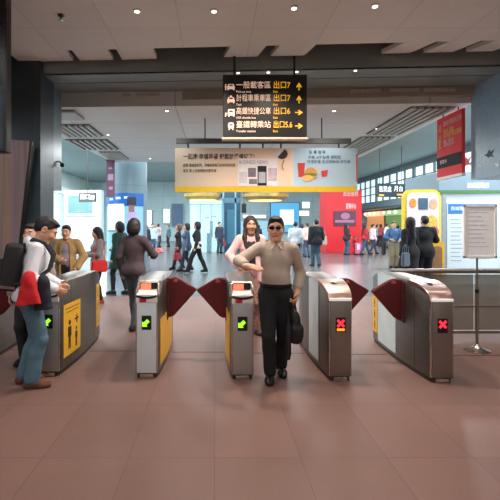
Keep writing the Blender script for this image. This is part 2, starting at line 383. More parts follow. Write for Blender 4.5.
SKIN = mat('skin', (214, 160, 132), .5, var=.05)
def person(label, x, y, H, rz, fig, wear, hair=('short', (24, 20, 20)), v=.012, skin=None, group=None, eyes=True):
    """wear: list of (part, colour, options); every garment is a child, the body stays one mesh"""
    s = H/1.703; root = empty('person', (x, y, 0), rz, label, 'person', group)
    g = Fig(**fig); sk = skin or SKIN; vv = v/s
    f = g.field(min(vv, .0075) if v < .011 else vv)
    g.torso(f)
    for k in 'LR': g.arm(f, k); g.leg(f, k); g.foot(f, k); g.hand(f, k)
    g.headshape(f); f.cut((0, 0, .003), (0, 0, -1))
    f.mesh('body', sk, root, s)
    f = Field(g.H((0, .05, 1.6))-V3(.26, .26, .42), g.H((0, .05, 1.6))+V3(.26, .26, .16), vv)
    hair_field(g, f, hair[0]); f.mesh('hair', mat('hair_%d_%d_%d' % hair[1], hair[1], .6, var=.35, scale=60), root, s)
    if eyes:
        for x_ in (-1, 1):
            mb = MB(); c = g.H((x_*.032, -.0775, 1.597)); mb.ball(tuple(c*s), (.0125*s, .0115*s, .0078*s), 10)
            mb.mi = 1; c = g.H((x_*.032, -.0835, 1.597)); mb.ball(tuple(c*s), (.0066*s, .0062*s, .0066*s), 8)
            mb.build('eye', [mat('eye_white', (225, 220, 215), .3), mat('iris', (35, 24, 18), .2)], root, True)
        f = Field(g.H((0, -.09, 1.52))-V3(.07, .06, .05), g.H((0, -.09, 1.52))+V3(.07, .06, .05), min(vv, .005))
        f.cone(g.H((-.021, -.089, 1.524)), g.H((.021, -.089, 1.524)), .0085, .0085, .004); f.cone(g.H((-.008, -.093, 1.526)), g.H((.008, -.093, 1.526)), .0085)
        f.cut(g.H((0, -.086, 1.52)), g.HM @ V3(0, 1, 0)); f.mesh('lips', mat('lips', (176, 100, 92), .4), root, s)
        f = Field(g.H((0, -.08, 1.62))-V3(.09, .09, .05), g.H((0, -.08, 1.62))+V3(.09, .09, .05), min(vv, .006))
        for x_ in (-1, 1): f.cone(g.H((x_*.016, -.094, 1.621)), g.H((x_*.05, -.077, 1.622)), .005, .004)
        f.mesh('eyebrows', mat('hair_%d_%d_%d' % hair[1], hair[1]), root, s)
    for part, rgb, o in wear:
        m = o.get('mat') or mat('%s_cloth_%d_%d_%d' % (part, *rgb), rgb, o.get('rough', .85), var=o.get('var', .05), scale=o.get('scale', 25), bump=.06)
        kind = o.get('kind', part); off = o.get('o', .016)
        if kind in ('top', 'coat'):
            f = g.field(vv); hem = o.get('hem', .86); g.torso(f, off)
            if hem < .84:
                for k in 'LR': f.cone(g.hip[k], g.hip[k]+(g.kn[k]-g.hip[k])*.9, .095+off, .085+off+o.get('flare', 0), .08)
                f.cone(g.T((0, 0, .95)), (g.hip['L']+g.hip['R'])*.5-V3(0, 0, .3), .12+off, .11+off+o.get('flare', 0), .1)
            f.cut(g.T((0, 0, hem)), g.M @ V3(0, 0, -1))
            f.cone(g.T((0, -.0, 1.425)), g.H((0, -.02, 1.56)), .052, .095, .01, True)
            if o.get('neck'): f.ell(g.T((0, -.12, 1.40)), (.06, .09, o['neck']), g.M, .01, True)
            for k in 'LR': g.arm(f, k, off-.004, o.get('sleeve', .98), o.get('cuff', .004))
            if o.get('open'): f.cone(g.T((0, -.16, 1.47)), g.T((0, -.18, hem-.1)), o['open'], o['open']*1.3, .01, True)
            if o.get('hood'): f.ell(g.T((0, .09, 1.43)), (.12, .065, .085), g.M, .03)
            if o.get('fold', .004): f.folds(o.get('fold', .004), 17, o.get('seed', 1.0))
        elif kind == 'trousers':
            f = g.field(vv, -.02, 1.25); g.torso(f, off-.004); f.cut(g.T((0, 0, o.get('waist', 1.0))), g.M @ V3(0, 0, 1))
            f.cut(g.T((0, 0, .80)), (0, 0, -1))
            for k in 'LR': g.leg(f, k, off, o.get('end', .98), o.get('flare', .012), .05)
            f.folds(.003, 22, 2.0); f.cut((0, 0, .02), (0, 0, -1))
        elif kind == 'skirt':
            f = g.field(vv, .2, 1.2); c = (g.kn['L']+g.kn['R'])*.5
            f.cone(g.T((0, 0, 1.0)), g.T((0, .01, .9)), .13, .17, .05)
            for k in 'LR': f.cone(g.hip[k], g.kn[k], .1, .1+o.get('flare', .03), .1)
            f.cut(V3(0, 0, o.get('hem', .5)), (0, 0, -1)); f.cut(g.T((0, 0, 1.04)), g.M @ V3(0, 0, 1)); f.folds(.005, 25, 1.0)
        elif kind == 'collar':
            f = g.field(min(vv, .008), 1.25); C = [g.T((.067*math.sin(a), .012-.062*math.cos(a), 1.445-.02*math.cos(a))) for a in np.linspace(.3, 2*PI-.3, 14)]
            for a, b in zip(C, C[1:]): f.cone(a, b, .013, .013); f.cone(a+g.M @ V3(0, 0, .018), b+g.M @ V3(0, 0, .018), .010, .010, .01)
            for e, sg in ((C[0], 1), (C[-1], -1)): f.cone(e, g.T((sg*.05, -.105, 1.385)), .014, .010, .015)
        elif kind == 'shoe':
            for k in 'LR':
                f = Field(g.an[k]-V3(.24, .26, .12), g.an[k]+V3(.24, .26, .08), min(vv, .01)); g.foot(f, k, .009)
                f.cut(g.an[k]+V3(0, 0, .012), (0, 0, 1)); f.cut((0, 0, .001), (0, 0, -1)); f.mesh('shoe', m, root, s)
            continue
        elif kind == 'belt':
            f = g.field(min(vv, .01), .85, 1.15); g.torso(f, off); f.cut(g.T((0, 0, o['z']+.018)), (0, 0, 1)); f.cut(g.T((0, 0, o['z']-.018)), (0, 0, -1))
        elif kind == 'scarf':
            f = g.field(vv, 1.2); f.ell(g.T((0, .0, 1.44)), (.11, .10, .06), g.M)
        f.mesh(part, m, root, s)
    root['_s'] = s
    del root['_s']
    return root, g, s
def at(root, p, s=1.0):
    """a point of the person's own frame, in the world"""
    return Matrix.Translation(root.location) @ Matrix.Rotation(root.rotation_euler.z, 4, 'Z') @ Vector([c*s for c in p])
# ------------------------------------------------------------------ view, world
SC.view_settings.view_transform = 'Standard'; SC.view_settings.look = 'None'; SC.view_settings.gamma = 1.0; SC.view_settings.exposure = 0.0
SC.view_settings.use_curve_mapping = False
w = bpy.data.worlds.new('daylight'); SC.world = w; w.use_nodes = True
bg = w.node_tree.nodes['Background']; bg.inputs[0].default_value = (.82, .93, 1.0, 1); bg.inputs[1].default_value = 4.0

# ------------------------------------------------------------------ common materials
M_floor = grid_mat('pink_granite_tiles', (118, 91, 83), (100, 78, 71), .6, .87, .007, 'XY', (0.003, .55), rough=.5, var=.24, scale=110, tilevar=.05, spec=.22)
M_hfloor = grid_mat('granite_tiles_daylight_grey', (98, 96, 97), (86, 84, 84), 1.2, 1.2, .015, 'XY', (.3, 0), rough=.25, var=.05, scale=25, tilevar=.05, spec=.5)
M_ceil = grid_mat('ceiling_panels', (246, 250, 248), (224, 228, 226), .93, 1.86, .012, 'XY', (.45, .2), rough=.7, var=.03, scale=8, tilevar=.03)
M_ceil2 = grid_mat('hall_ceiling_panels', (222, 226, 222), (176, 182, 180), 2.2, 1.45, .02, 'XY', (.7, .1), rough=.6, var=.03, scale=6, tilevar=.02)
M_dark = mat('dark_void', (30, 30, 30), .8)
M_beam = mat('beam_grey_metal', (128, 142, 142), .45, var=.06, scale=3)
M_beam2 = mat('lintel_brown_metal', (172, 162, 146), .5, var=.05, scale=4)
M_gran = grid_mat('dark_granite', (54, 70, 78), (42, 54, 60), .9, .75, .008, 'XZ', (0.1, .05), rough=.35, var=.22, scale=14, tilevar=.08)
M_granL = grid_mat('grey_granite_left', (112, 140, 148), (92, 116, 124), .9, .75, .008, 'YZ', (0.1, .05), rough=.35, var=.2, scale=14, tilevar=.06)
M_granR = grid_mat('grey_granite_right', (138, 168, 188), (118, 146, 166), .5, .62, .008, 'YZ', (0.1, .1), rough=.35, var=.12, scale=12, tilevar=.05)
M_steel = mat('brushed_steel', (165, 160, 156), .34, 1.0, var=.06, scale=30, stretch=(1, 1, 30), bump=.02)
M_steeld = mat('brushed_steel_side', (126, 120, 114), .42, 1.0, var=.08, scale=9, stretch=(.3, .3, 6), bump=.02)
M_chrome = mat('chrome', (215, 205, 198), .2, 1.0, var=.03)
M_front = mat('front_panel_steel', (176, 174, 172), .45, .6, var=.04, scale=8)
M_frontx = mat('front_panel_dark', (146, 138, 132), .4, .85, var=.05, scale=8)
M_frontw = mat('front_panel_pale', (214, 226, 230), .4, .05, var=.03, scale=8)
M_white = mat('white_plastic', (230, 228, 224), .4, var=.03)
M_black = mat('black_plastic', (18, 18, 20), .35, var=.1)
M_rubber = mat('black_rubber', (30, 29, 28), .8, var=.1)
M_plinth = mat('plinth_grey', (64, 60, 58), .5, .5, var=.1)
M_red = mat('dark_red_paddle', (98, 18, 24), .6, var=.08, scale=12)
M_yel = mat('yellow_sticker', (232, 178, 40), .5, var=.05)
M_ledg = mat('green_led', (150, 240, 40), .4, var=.02, emit=1.6)
M_ledr = mat('red_led', (255, 40, 60), .4, var=.02, emit=1.8)
M_ledo = mat('orange_led', (255, 150, 40), .4, var=.02, emit=1.4)
M_pad = mat('lit_reader_pad', (255, 128, 96), .4, var=.08, scale=20, emit=.85)
M_lamp = mat('lamp_glow', (255, 246, 232), .4, var=.01, emit=3)
M_lampw = mat('lamp_ring', (220, 216, 208), .4, var=.02)
M_signw = mat('sign_white_letters', (255, 214, 188), .4, var=.02, emit=.5)
M_signy = mat('sign_yellow_letters', (255, 190, 40), .4, var=.02, emit=.6)

# ------------------------------------------------------------------ the setting
GY = 9.6                                                        # where the pink floor ends; the switch to grey paints in cooler daylight
MB().box(-9, 9, -6, GY, -.12, 0).build('floor', M_floor)['kind'] = 'structure'
o = MB().box(-24, 30, GY, 47, -.12, 0).build('floor_hall', M_hfloor); o['kind'] = 'structure'
ZC = 4.15; SK = .055                                            # near ceiling height; the portal runs at a slight slant
def yb(x, y0): return y0-SK*x
c = MB(); c.xy([(-9, -6), (9, -6), (9, yb(9, 5.95)), (-9, yb(-9, 5.95))], ZC, ZC+.06)
for a, b in ((10, 35), (36, 68), (75, 110), (119, 155), (230, 264), (277, 311), (393, 421), (434, 462), (475, 500)):
    xa, xb = wx(a, 6.2), wx(b, 6.2)
    k = .06 if a > 350 else (.03 if a > 220 else 0)
    c.xy([(xa, yb(xa, 5.95)), (xb, yb(xb, 5.95)), (xb-k*3, yb(xb, 6.33)), (xa-k*3, yb(xa, 6.33))], ZC, ZC+.06)
o = c.build('ceiling', M_ceil); o['kind'] = 'structure'
o = MB().box(-9.1, 9.1, -6.1, 7.7, ZC+.5, ZC+.55).build('ceiling_void', M_dark); o['kind'] = 'structure'
# portal beam: face, soffit and the lower lintel behind it
Y0, Y1 = 6.4, 7.35; ZB = 3.98
b = MB()
b.poly([(-9, yb(-9, Y0), ZB), (9, yb(9, Y0), ZB), (9, yb(9, Y0), ZC+.45), (-9, yb(-9, Y0), ZC+.45)], (0, .06, 0))
b.mi = 1
b.poly([(-9, yb(-9, Y0)+.001, ZB), (9, yb(9, Y0)+.001, ZB), (9, yb(9, Y0+.42), ZB), (-9, yb(-9, Y0+.42), ZB)], (0, 0, .04))
b.poly([(-9, yb(-9, Y0+.45), ZB), (9, yb(9, Y0+.45), ZB), (9, yb(9, Y1), ZB), (-9, yb(-9, Y1), ZB)], (0, 0, .04))
b.mi = 2
b.poly([(-9, yb(-9, Y0+.36), ZB+.1), (9, yb(9, Y0+.36), ZB+.1), (9, yb(9, Y0+.5), ZB+.1), (-9, yb(-9, Y0+.5), ZB+.1)], (0, 0, .04))
o = b.build('trim_1', [mat('beam_face', (150, 160, 158), .5, var=.06, scale=3), M_beam, M_dark]); o['kind'] = 'structure'
l = MB(); l.poly([(-9, yb(-9, Y1), 3.83), (9, yb(9, Y1), 3.83), (9, yb(9, Y1), ZC+.5), (-9, yb(-9, Y1), ZC+.5)], (0, .12, 0))
lo = l.build('trim_2', M_beam2); lo['kind'] = 'structure'
l = MB()
for a, b_ in ((72, 98), (104, 130), (136, 160), (347, 376), (384, 412), (417, 446)):
    xa, xb = wx(a, 7.4), wx(b_, 7.4)
    l.poly([(xa, yb(xa, Y1)-.02, 3.90), (xb, yb(xb, Y1)-.02, 3.90), (xb, yb(xb, Y1)-.02, 3.96), (xa, yb(xa, Y1)-.02, 3.96)], (0, .019, 0))
o = l.build('cover_strip', mat('pale_strip', (206, 196, 180), .45), lo)
# left column with the bulkhead beyond it, right bulkhead
o = MB().box(-9, -2.68, 6.45, 6.98, 0, ZC+.4).build('wall_left', M_gran); o['kind'] = 'structure'
bl = MB().box(-9, -2.74, 6.99, 7.5, 2.24, ZC+.4).build('wall_left_bulkhead', M_granL); bl['kind'] = 'structure'
MB().box(-2.744, -2.736, 7.1, 7.36, 2.32, 2.52).build('notice_plate', mat('faint_plate', (126, 138, 140), .4), bl)
br = MB().box(4.39, 9, 6.1, 7.2, 2.40, ZC+.4).build('wall_right_bulkhead', M_granR); br['kind'] = 'structure'
o = MB().box(5.35, 9, 6.1, 7.2, 0, 2.40).build('wall_right', M_gran); o['kind'] = 'structure'
# bird decals on the right bulkhead (they lie on its left face)
def decal(px, py, pts, m, name):
    Y = 4.39*F/(px-CX); Z = wz(py, Y); d = MB()
    d.poly([(4.386, Y+a, Z+b) for a, b in pts], (.003, 0, 0)); d.build(name, m, br)
bird = [(.18, .02), (.08, .05), (.02, .12), (-.02, .06), (-.14, .10), (-.06, .01), (-.13, -.07), (-.03, -.03), (.05, -.05), (.1, -.01)]
decal(467, 163, bird, mat('decal_white', (220, 232, 236), .5), 'bird_emblem')
decal(490, 155, [(a*.8, b*.75) for a, b in bird], mat('decal_black', (22, 26, 30), .5), 'bird_emblem')
decal(480, 166, [(-a*.35, b*.4) for a, b in bird], mat('decal_white', (220, 232, 236)), 'bird_emblem')
decal(497, 166, [(-a*.35, b*.45) for a, b in bird], mat('decal_white', (220, 232, 236)), 'bird_emblem')
# the concourse around and behind the camera
M_wall = mat('beige_wall', (190, 182, 174), .7, var=.04, scale=3)
for n, a in (('wall_near_left', (-9.1, -9, -6, 7, 0, 4.7)), ('wall_near_right', (9, 9.1, -6, 7, 0, 4.7)), ('wall_near_rear', (-9, 9, -6.1, -6, 0, 4.7))):
    o = MB().box(*a).build(n, M_wall); o['kind'] = 'structure'
# low hall ceiling behind the portal, with slatted grilles along both edges
ZH = 3.72
o = MB().xy([(-3.85, 7.5), (4.45, 7.2), (4.45, 13.9), (-3.4, 13.9)], ZH, ZH+.35).build('ceiling_hall', M_ceil2); o['kind'] = 'structure'
for i, (xa, xb, ya, y2) in enumerate(((-3.05, -2.55, 7.62, 8.2), (-3.45, -2.6, 8.7, 9.8), (-3.65, -2.62, 10.2, 11.5), (-3.3, -2.7, 11.9, 13.2), (3.45, 4.25, 7.4, 9.6), (3.45, 4.25, 9.9, 13.4))):
    g = empty('ceiling_grille', ((xa+xb)/2, (ya+y2)/2, ZH), 0, ['slatted dark vent nearest the left bulkhead in the pale hall ceiling', 'second slatted ceiling vent from the left bulkhead', 'third slatted ceiling vent from the left bulkhead, the widest of the four',
        'farthest slatted ceiling vent on the left, over the grey column', 'long slatted ceiling vent beside the right bulkhead above the red sign', 'long slatted ceiling vent farther in, beyond the red sign on the right'][i], 'ceiling vent', 'slatted vents in the hall ceiling')
    hx, hy = (xb-xa)/2, (y2-ya)/2
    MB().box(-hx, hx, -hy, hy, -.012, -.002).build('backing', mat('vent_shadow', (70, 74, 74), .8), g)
    n = 7 if i < 4 else 6
    for k in range(n):
        x = -hx+(k+.5)*2*hx/n
        MB().box(x-.034, x+.034, -hy, hy, -.05, -.013).build('slat', mat('vent_slat', (176, 178, 172), .5, var=.04), g)
# ------------------------------------------------------------------ downlights
def downlight(x, y, z, label, power, col=(1, .86, .75), r=.06, spot=True, size=.06):
    g = empty('downlight', (x, y, z), 0, label, 'ceiling light', 'round downlights')
    MB().lathe([(r*.72, -.002), (r, -.002), (r, -.012), (r*.72, -.018)], n=20).build('ring', M_lampw, g, True)
    MB().lathe([(.001, -.019), (r*.7, -.019), (r*.66, -.024), (.001, -.025)], n=20).build('lamp_lens', M_lamp, g, True)
    if power:
        L = bpy.data.lights.new('downlight_beam', 'SPOT'); L.energy = power; L.color = col; L.spot_size = math.radians(140); L.spot_blend = .6; L.shadow_soft_size = size
        q = bpy.data.objects.new('downlight_beam', L); link(q); q.location = (x, y, z-.05)
    return g
P = 165
for i, (px, py, nm) in enumerate(((137, 10, 'leftmost of the four small round lights in the near ceiling'), (214, 10, 'small round light in the near ceiling, second from the left'), (294, 7, 'small round light in the near ceiling, third from the left'), (375, 5, 'rightmost of the four small round lights in the near ceiling'))):
    Y = (ZC-CH)*F/(HY-py); downlight(wx(px, Y), Y, ZC, nm, P*(1.55 if i in (1, 2) else .45), r=.045)
for x in (-4.6, -2.75, 3.7, 5.5):                                # the same row and the rows behind, outside the frame
    L = bpy.data.lights.new('ceiling_lamp', 'SPOT'); L.energy = P*.32; L.color = (1, .93, .87); L.spot_size = math.radians(140); L.spot_blend = .6; L.shadow_soft_size = .06
    q = bpy.data.objects.new('ceiling_lamp', L); link(q); q.location = (x, 4.9, ZC-.05)
for y in (2.2, -.6, -3.6):
    for x in (-5.5, -2.8, 0, 2.8, 5.5):
        L = bpy.data.lights.new('ceiling_lamp', 'SPOT'); L.energy = P*(.42 if y > 1 else .36); L.color = (1, .96, .93); L.spot_size = math.radians(165); L.spot_blend = .25; L.shadow_soft_size = .1
        q = bpy.data.objects.new('ceiling_lamp', L); link(q); q.location = (x, y, ZC-.05)
SOF = 6.62
for px, nm in ((238, 'left one of three little lights under the beam above the black sign'), (268, 'middle one of three little lights under the beam above the black sign'), (296, 'right one of three little lights under the beam above the black sign'), (353, 'little light under the beam right of the black sign')):
    downlight(wx(px, 6.46), yb(wx(px, 6.46), 6.47), ZB, nm, 110, r=.035)
for px, py, nm in ((167, 110, 'small ceiling light in the hall ceiling left of the black sign'), (108, 134, 'small ceiling light in the hall ceiling beside the left vents'), (334, 110, 'small ceiling light in the hall ceiling right of the black sign'), (377, 128, 'small ceiling light in the hall ceiling near the right vents'), (150, 158, 'small ceiling light at the far end of the hall ceiling')):
    Y = (ZH-CH)*F/(HY-py); downlight(wx(px, Y), Y, ZH, nm, 40, col=(1, .95, .88), r=.045)
# small dark sprinkler head and the camera on the left bulkhead
Y = (ZC-CH)*F/(HY-15); g = empty('ceiling_sprinkler', (wx(61, Y), Y, ZC), 0, 'small dark sprinkler head in the near ceiling at the left', 'sprinkler')
MB().lathe([(.04, -.001), (.04, -.012), (.012, -.02), (.012, -.05), (.001, -.052)], n=14).build('cap', M_plinth, g, True)
MB().lathe([(.03, -.055), (.03, -.06), (.002, -.062)], n=14).build('deflector_plate', M_chrome, g, True)
g = empty('security_camera', (-2.74, 7.3, wz(165, 7.3)), 0, 'dark security camera on the edge of the left bulkhead', 'camera')
MB().tube([(0, 0, .06), (.05, 0, .05), (.09, -.02, .0)], .012).build('bracket', M_black, g, True)
MB().tube([(.06, .05, .02), (.12, -.1, -.02)], .035).build('housing', M_black, g, True)
# ------------------------------------------------------------------ ticket gates
GL = 1.6
def gw(t):                                                       # half width of a gate along its length: a slim boat shape
    u = max(0, min(1, t/GL)); base = .1165+.042*math.sin(PI*u)**.9 if 0 < u < 1 else .1165
    if t < .03: base -= .012*(1-t/.03)**2
    if t > GL-.03: base -= .012*(1-(GL-t)/.03)**2
    return base
def gtop(t, kind):
    if kind == 'exit':
        a = .44
        def one(q): return .845+.16*math.sqrt(max(0, 1-(1-min(1, q/a))**2))
        return min(one(t), one(GL-t))
    if t < .19: return .875+.05*t/.19
    if t < .21: return .925+.08*(t-.19)/.02
    return min(1.005, .845+.16*math.sqrt(max(0, 1-(1-min(1, (GL-t)/.44))**2)))
TS = [0, .004, .012, .03, .06, .1, .14, .19, .21, .26, .32, .38, .44, .55, .7, .85, 1.0, 1.16, 1.22, 1.28, 1.34, 1.4, 1.46, 1.5, 1.54, 1.57, 1.588, 1.596, 1.6]
def side_sheet(mb, sd, t0, t1, z0, z1, off, th=.004, kind='exit', n=10):
    A, B = [], []
    for i in range(n+1):
        t = t0+(t1-t0)*i/n; zt = min(z1, gtop(t, kind)-.012) if z1 > .8 else z1
        for R, o in ((A, off+th), (B, off)):
            x = sd*(gw(t)+o); R.append([(x, t, z0), (x, t, zt)])
    mb.quadgrid(A)
    mb.quadgrid(B)
    mb.quadgrid([[a[1], b[1]] for a, b in zip(A, B)]); mb.quadgrid([[a[0], b[0]] for a, b in zip(A, B)])
    mb.quadgrid([A[0], B[0]]); mb.quadgrid([A[-1], B[-1]])
    bmesh.ops.remove_doubles(mb.bm, verts=mb.bm.verts, dist=1e-6)
def arrow_pts(s):                                                # arrow pointing down and to the left
    p = [(-.5, -.5), (.18, -.5), (.02, -.30), (.46, .14), (.14, .46), (-.30, .02), (-.5, .18)]
    return [(x*s, z*s) for x, z in p]
def person_icon(mb, sd, t, z, h, off, kind):
    """a pictogram figure of flat pieces on the side of the gate"""
    def at_(u, v): return (sd*(gw(t+u)+off), t+u, z+v)
    def pc(P): mb.poly([at_(u*h, v*h) for u, v in P], (sd*.002, 0, 0))
    pc([(math.cos(a)*.09, .9+math.sin(a)*.09) for a in np.linspace(0, 2*PI, 11)[:-1]])
    pc([(-.13, .76), (.13, .76), (.15, .42), (.08, .42), (.08, 0), (.015, 0), (0, .36), (-.04, 0), (-.11, 0), (-.08, .42), (-.15, .42)])
def flap(root, sd, t, hidden=False):
    """red paddle leaving the side of the gate; its tip meets the one across the lane"""
    x0 = gw(t)-.03; w = .372
    pts = [(x0, .985), (x0+.12, 1.0), (x0+.17, .985), (x0+w, .865), (x0+w+.012, .85), (x0+w, .835), (x0+.11, .54), (x0+.06, .52), (x0, .54)]
    mb = MB(); mb.xz([(sd*x, z) for x, z in pts], t-.028, t+.028)
    bmesh.ops.bevel(mb.bm, geom=[e for e in mb.bm.edges if abs(e.verts[0].co.y-e.verts[1].co.y) < 1e-5], offset=.012, segments=3, affect='EDGES')
    f = mb.build('flap', M_red, root, True)
    mk = MB(); cx_ = sd*(x0+.13); mk.xz([(cx_-.03, .945), (cx_+.03, .945), (cx_+.026, .957), (cx_-.026, .957)], t-.0305, t-.0275)
    mk.xz([(cx_+math.cos(a)*.022, .967+math.sin(a)*.013) for a in np.linspace(0, 2*PI, 11)[:-1]], t-.0305, t-.0275)
    mk.build('flap_mark', mat('flap_mark', (206, 90, 86), .5), f)
    hb = MB(); hb.box(sd*(gw(t)-.02), sd*(gw(t)+.012), t-.09, t+.09, .50, .965, .008); hb.build('flap_housing', mat('flap_slot', (58, 16, 18), .6), root)
def gate(x, y, kind, label, sign, flaps=(), posters=(), pale=(), front=None):
    g = empty('ticket_gate', (x, y, 0), 0, label, 'ticket gate', 'ticket gates')
    fm = front or (M_frontx if kind == 'exit' else M_front)
    b = MB(); G = []
    for t in TS:
        wv, zt = gw(t), gtop(t, kind); r = .014
        G.append([(-wv, t, .05), (-wv, t, zt-r), (-wv+r*.4, t, zt-r*.3), (-wv+r, t, zt), (wv-r, t, zt), (wv-r*.4, t, zt-r*.3), (wv, t, zt-r), (wv, t, .05), (-wv, t, .05)])
    b.quadgrid(G); bmesh.ops.remove_doubles(b.bm, verts=b.bm.verts, dist=1e-6)
    bmesh.ops.holes_fill(b.bm, edges=b.bm.edges, sides=0)
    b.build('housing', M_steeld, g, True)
    p = MB(); n = len(TS); pl = [(-(gw(t)-.012), t+.012 if t < .8 else t-.012) for t in TS]+[((gw(t)-.012), t+.012 if t < .8 else t-.012) for t in TS[::-1]]
    p.xy(pl, 0, .052); p.build('plinth', M_plinth, g)
    MB().box(-.07, .07, -.008, .012, .004, .045, .004).build('toe_plate', M_chrome, g)
    # front panel, a proud sheet with rounded edges
    zt = .80 if kind == 'entry' else .838
    MB().box(-.104, .104, -.008, .012, .055, zt, .006).build('front_panel', fm, g, True)
    for s_ in (-1, 1): MB().box(s_*.1045, s_*.1165, -.004, .03, .052, zt, .004).build('edge_strip', M_chrome, g, True)
    # seams of the side panels
    for s_ in (-1, 1):
        for t in (.30, 1.2):
            q = MB(); side_sheet(q, s_, t-.003, t+.003, .06, 2, .0005, .001, kind, 1); q.build('panel_seam', M_plinth, g)
    d = MB().box(-.052, .052, -.013, -.004, .515, .665, .006).build('display', M_black, g, True)
    if sign == 'arrow':
        a = MB(); a.xz([(u-.004, z+.59) for u, z in arrow_pts(.082)], -.0155, -.0125); a.build('green_arrow', M_ledg, d)
    elif sign == 'cross':
        a = MB()
        for r_ in (1, -1):
            a.xz([(u*math.cos(r_*PI/4)-z*math.sin(r_*PI/4), .605+u*math.sin(r_*PI/4)+z*math.cos(r_*PI/4)) for u, z in ((-.048, -.012), (.048, -.012), (.048, .012), (-.048, .012))], -.0155-.001*r_, -.0125)
        a.build('red_cross', M_ledr, d)
        if kind == 'exit' and x < 2: MB().box(-.04, .04, -.0155, -.0125, .528, .552, .002).build('orange_bar', M_ledo, d)
    if kind == 'exit':
        # bright curved hood over the front and the white strip below it, given a glow to look bright
        H = []
        for t in np.linspace(.0, .44, 14):
            wv, z = gw(max(t, .03))+.003, gtop(t, kind)+.004
            yy = t-.006 if t > 0 else -.01
            H.append([(-wv, yy, z-.05 if t > .1 else z-.02), (-wv, yy, z-.006), (-wv+.006, yy, z), (wv-.006, yy, z), (wv, yy, z-.006), (wv, yy, z-.05 if t > .1 else z-.02)])
        h = MB(); h.quadgrid(H); h.build('hood', mat('hood_steel', (176, 148, 138), .34, 1.0, var=.02, scale=40, stretch=(30, 1, 1)), g, True)
        MB().box(-.112, .112, -.014, .01, .836, .866, .005).build('white_strip', mat('white_added_glow', (240, 238, 232), .35, var=.02, emit=.35), g, True)
        MB().box(-.03, .03, .2, .34, gtop(.3, kind)+.004, gtop(.3, kind)+.006).build('top_plate', M_steel, g)
    else:
        bz = MB(); bz.box(-.113, .113, -.014, .02, .80, .852, .006); z = bz.build('white_bezel', M_white, g, True)
        MB().box(-.075, -.002, -.0165, -.013, .806, .846, .003).build('red_label', mat('red_label', (190, 22, 34), .5, var=.04), z)
        sl = MB()                                               # curved ticket slot
        top = [(u*.107, .884-.018*(1-(u)**2)) for u in np.linspace(-1, 1, 9)]; bot = [(u*.107, .864-.022*(1-u*u)) for u in np.linspace(1, -1, 9)]
        sl.xz(top+bot, -.019, .01); sl.build('ticket_slot', M_black, g)
        MB().yz([(-.010, .886), (.02, .890), (.19, .925), (.19, .905), (.02, .852), (-.010, .852)], -.108, .108).build('reader_shelf', M_white, g)
        rb = MB().box(-.098, .098, .165, .192, .915, .99, .004).build('reader_panel', mat('reader_dark', (40, 52, 48), .2, var=.3, scale=30), g)
        MB().box(-.09, .022, .159, .166, .92, .982, .004).build('reader_pad', M_pad, rb)
        hoop = MB(); P_ = [(-.112, .05, .885), (-.112, .10, .95), (-.11, .135, .985), (-.096, .16, 1.005), (0, .165, .998), (.096, .16, 1.005), (.11, .135, .985), (.112, .10, .95), (.112, .05, .885)]
        hoop.tube(P_, .013, 10); hoop.build('hood_frame', M_chrome, g, True)
        hd = MB(); hd.yz([(.14, 1.0), (.16, 1.012), (.22, 1.012), (.22, 1.002), (.165, .998)], -.105, .105); hd.build('hood', M_steel, g)
        for s_ in (-1, 1):
            cg = MB(); cg.yz([(.02, .87), (.08, .875), (.5, 1.0), (.52, 1.035), (.30, 1.05)], s_*.128, s_*.133); cg.build('clear_guard', glass('clear_acrylic', (205, 220, 220), .22), g)
    for s_, t0, t1, z0, z1, pic in posters:
        q = MB(); side_sheet(q, s_, t0, t1, z0, z1, .002, .002, kind); pp = q.build('yellow_poster', M_yel, g)
        if pic:
            k = MB(); L_ = t1-t0
            if pic == 1:
                person_icon(k, s_, t0+L_*.32, z0+(z1-z0)*.12, (z1-z0)*.56, .0045, kind); person_icon(k, s_, t0+L_*.72, z0+(z1-z0)*.08, (z1-z0)*.40, .0045, kind)
                def r_(u0, u1, v0, v1):
                    u0, u1 = t0+L_*u0, t0+L_*u1
                    k.poly([(s_*(gw(u0)+.0045), u0, z0+(z1-z0)*v0), (s_*(gw(u1)+.0045), u1, z0+(z1-z0)*v0), (s_*(gw(u1)+.0045), u1, z0+(z1-z0)*v1), (s_*(gw(u0)+.0045), u0, z0+(z1-z0)*v1)], (s_*.002, 0, 0))
                r_(.1, .9, .90, .915); r_(.15, .85, .83, .845); r_(.62, .86, .62, .655); r_(.72, .78, .55, .72)
            else:
                for j in range(3): person_icon(k, s_, t0+L_*.5, z0+(z1-z0)*(.08+.3*j), (z1-z0)*.24, .0045, kind)
            k.build('pictogram', mat('pictogram_black', (40, 32, 20), .6), pp)
    for s_, t0, t1, z0, z1 in pale:
        q = MB(); side_sheet(q, s_, t0, t1, z0, z1, .002, .002, kind); q.build('side_reflection', mat('pale_side_reflection', (206, 226, 230), .18, .15, var=.05, scale=5), g, True)  # pale sheet paints a reflection onto the steel side
    for s_ in flaps: flap(g, s_, .60)
    return g
def grow(x): return 4.46-.046*(x+.726)
XG = (-2.83, -1.79, -.726, .289, 1.304, 2.336)
g0 = gate(XG[0], grow(XG[0]), 'entry', 'ticket gate cut by the left edge behind the man with the black backpack', 'arrow', (1,))
g1 = gate(XG[1], grow(XG[1]), 'entry', 'ticket gate with black figures on a yellow poster beside the man in jeans', 'arrow', (), ((1, .10, .58, .16, .74, 1), (1, 1.33, 1.52, .2, .80, 2)))
g2 = gate(XG[2], grow(XG[2]), 'entry', 'ticket gate with pale front and green arrow, red paddle opening to its right', 'arrow', (1,), ((1, .12, 1.1, .10, .60, 0),), front=M_frontw)
g3 = gate(XG[3], grow(XG[3]), 'entry', 'ticket gate with green arrow that the man in sunglasses reaches over', 'arrow', (-1,), ((-1, .12, 1.1, .10, .66, 0),))
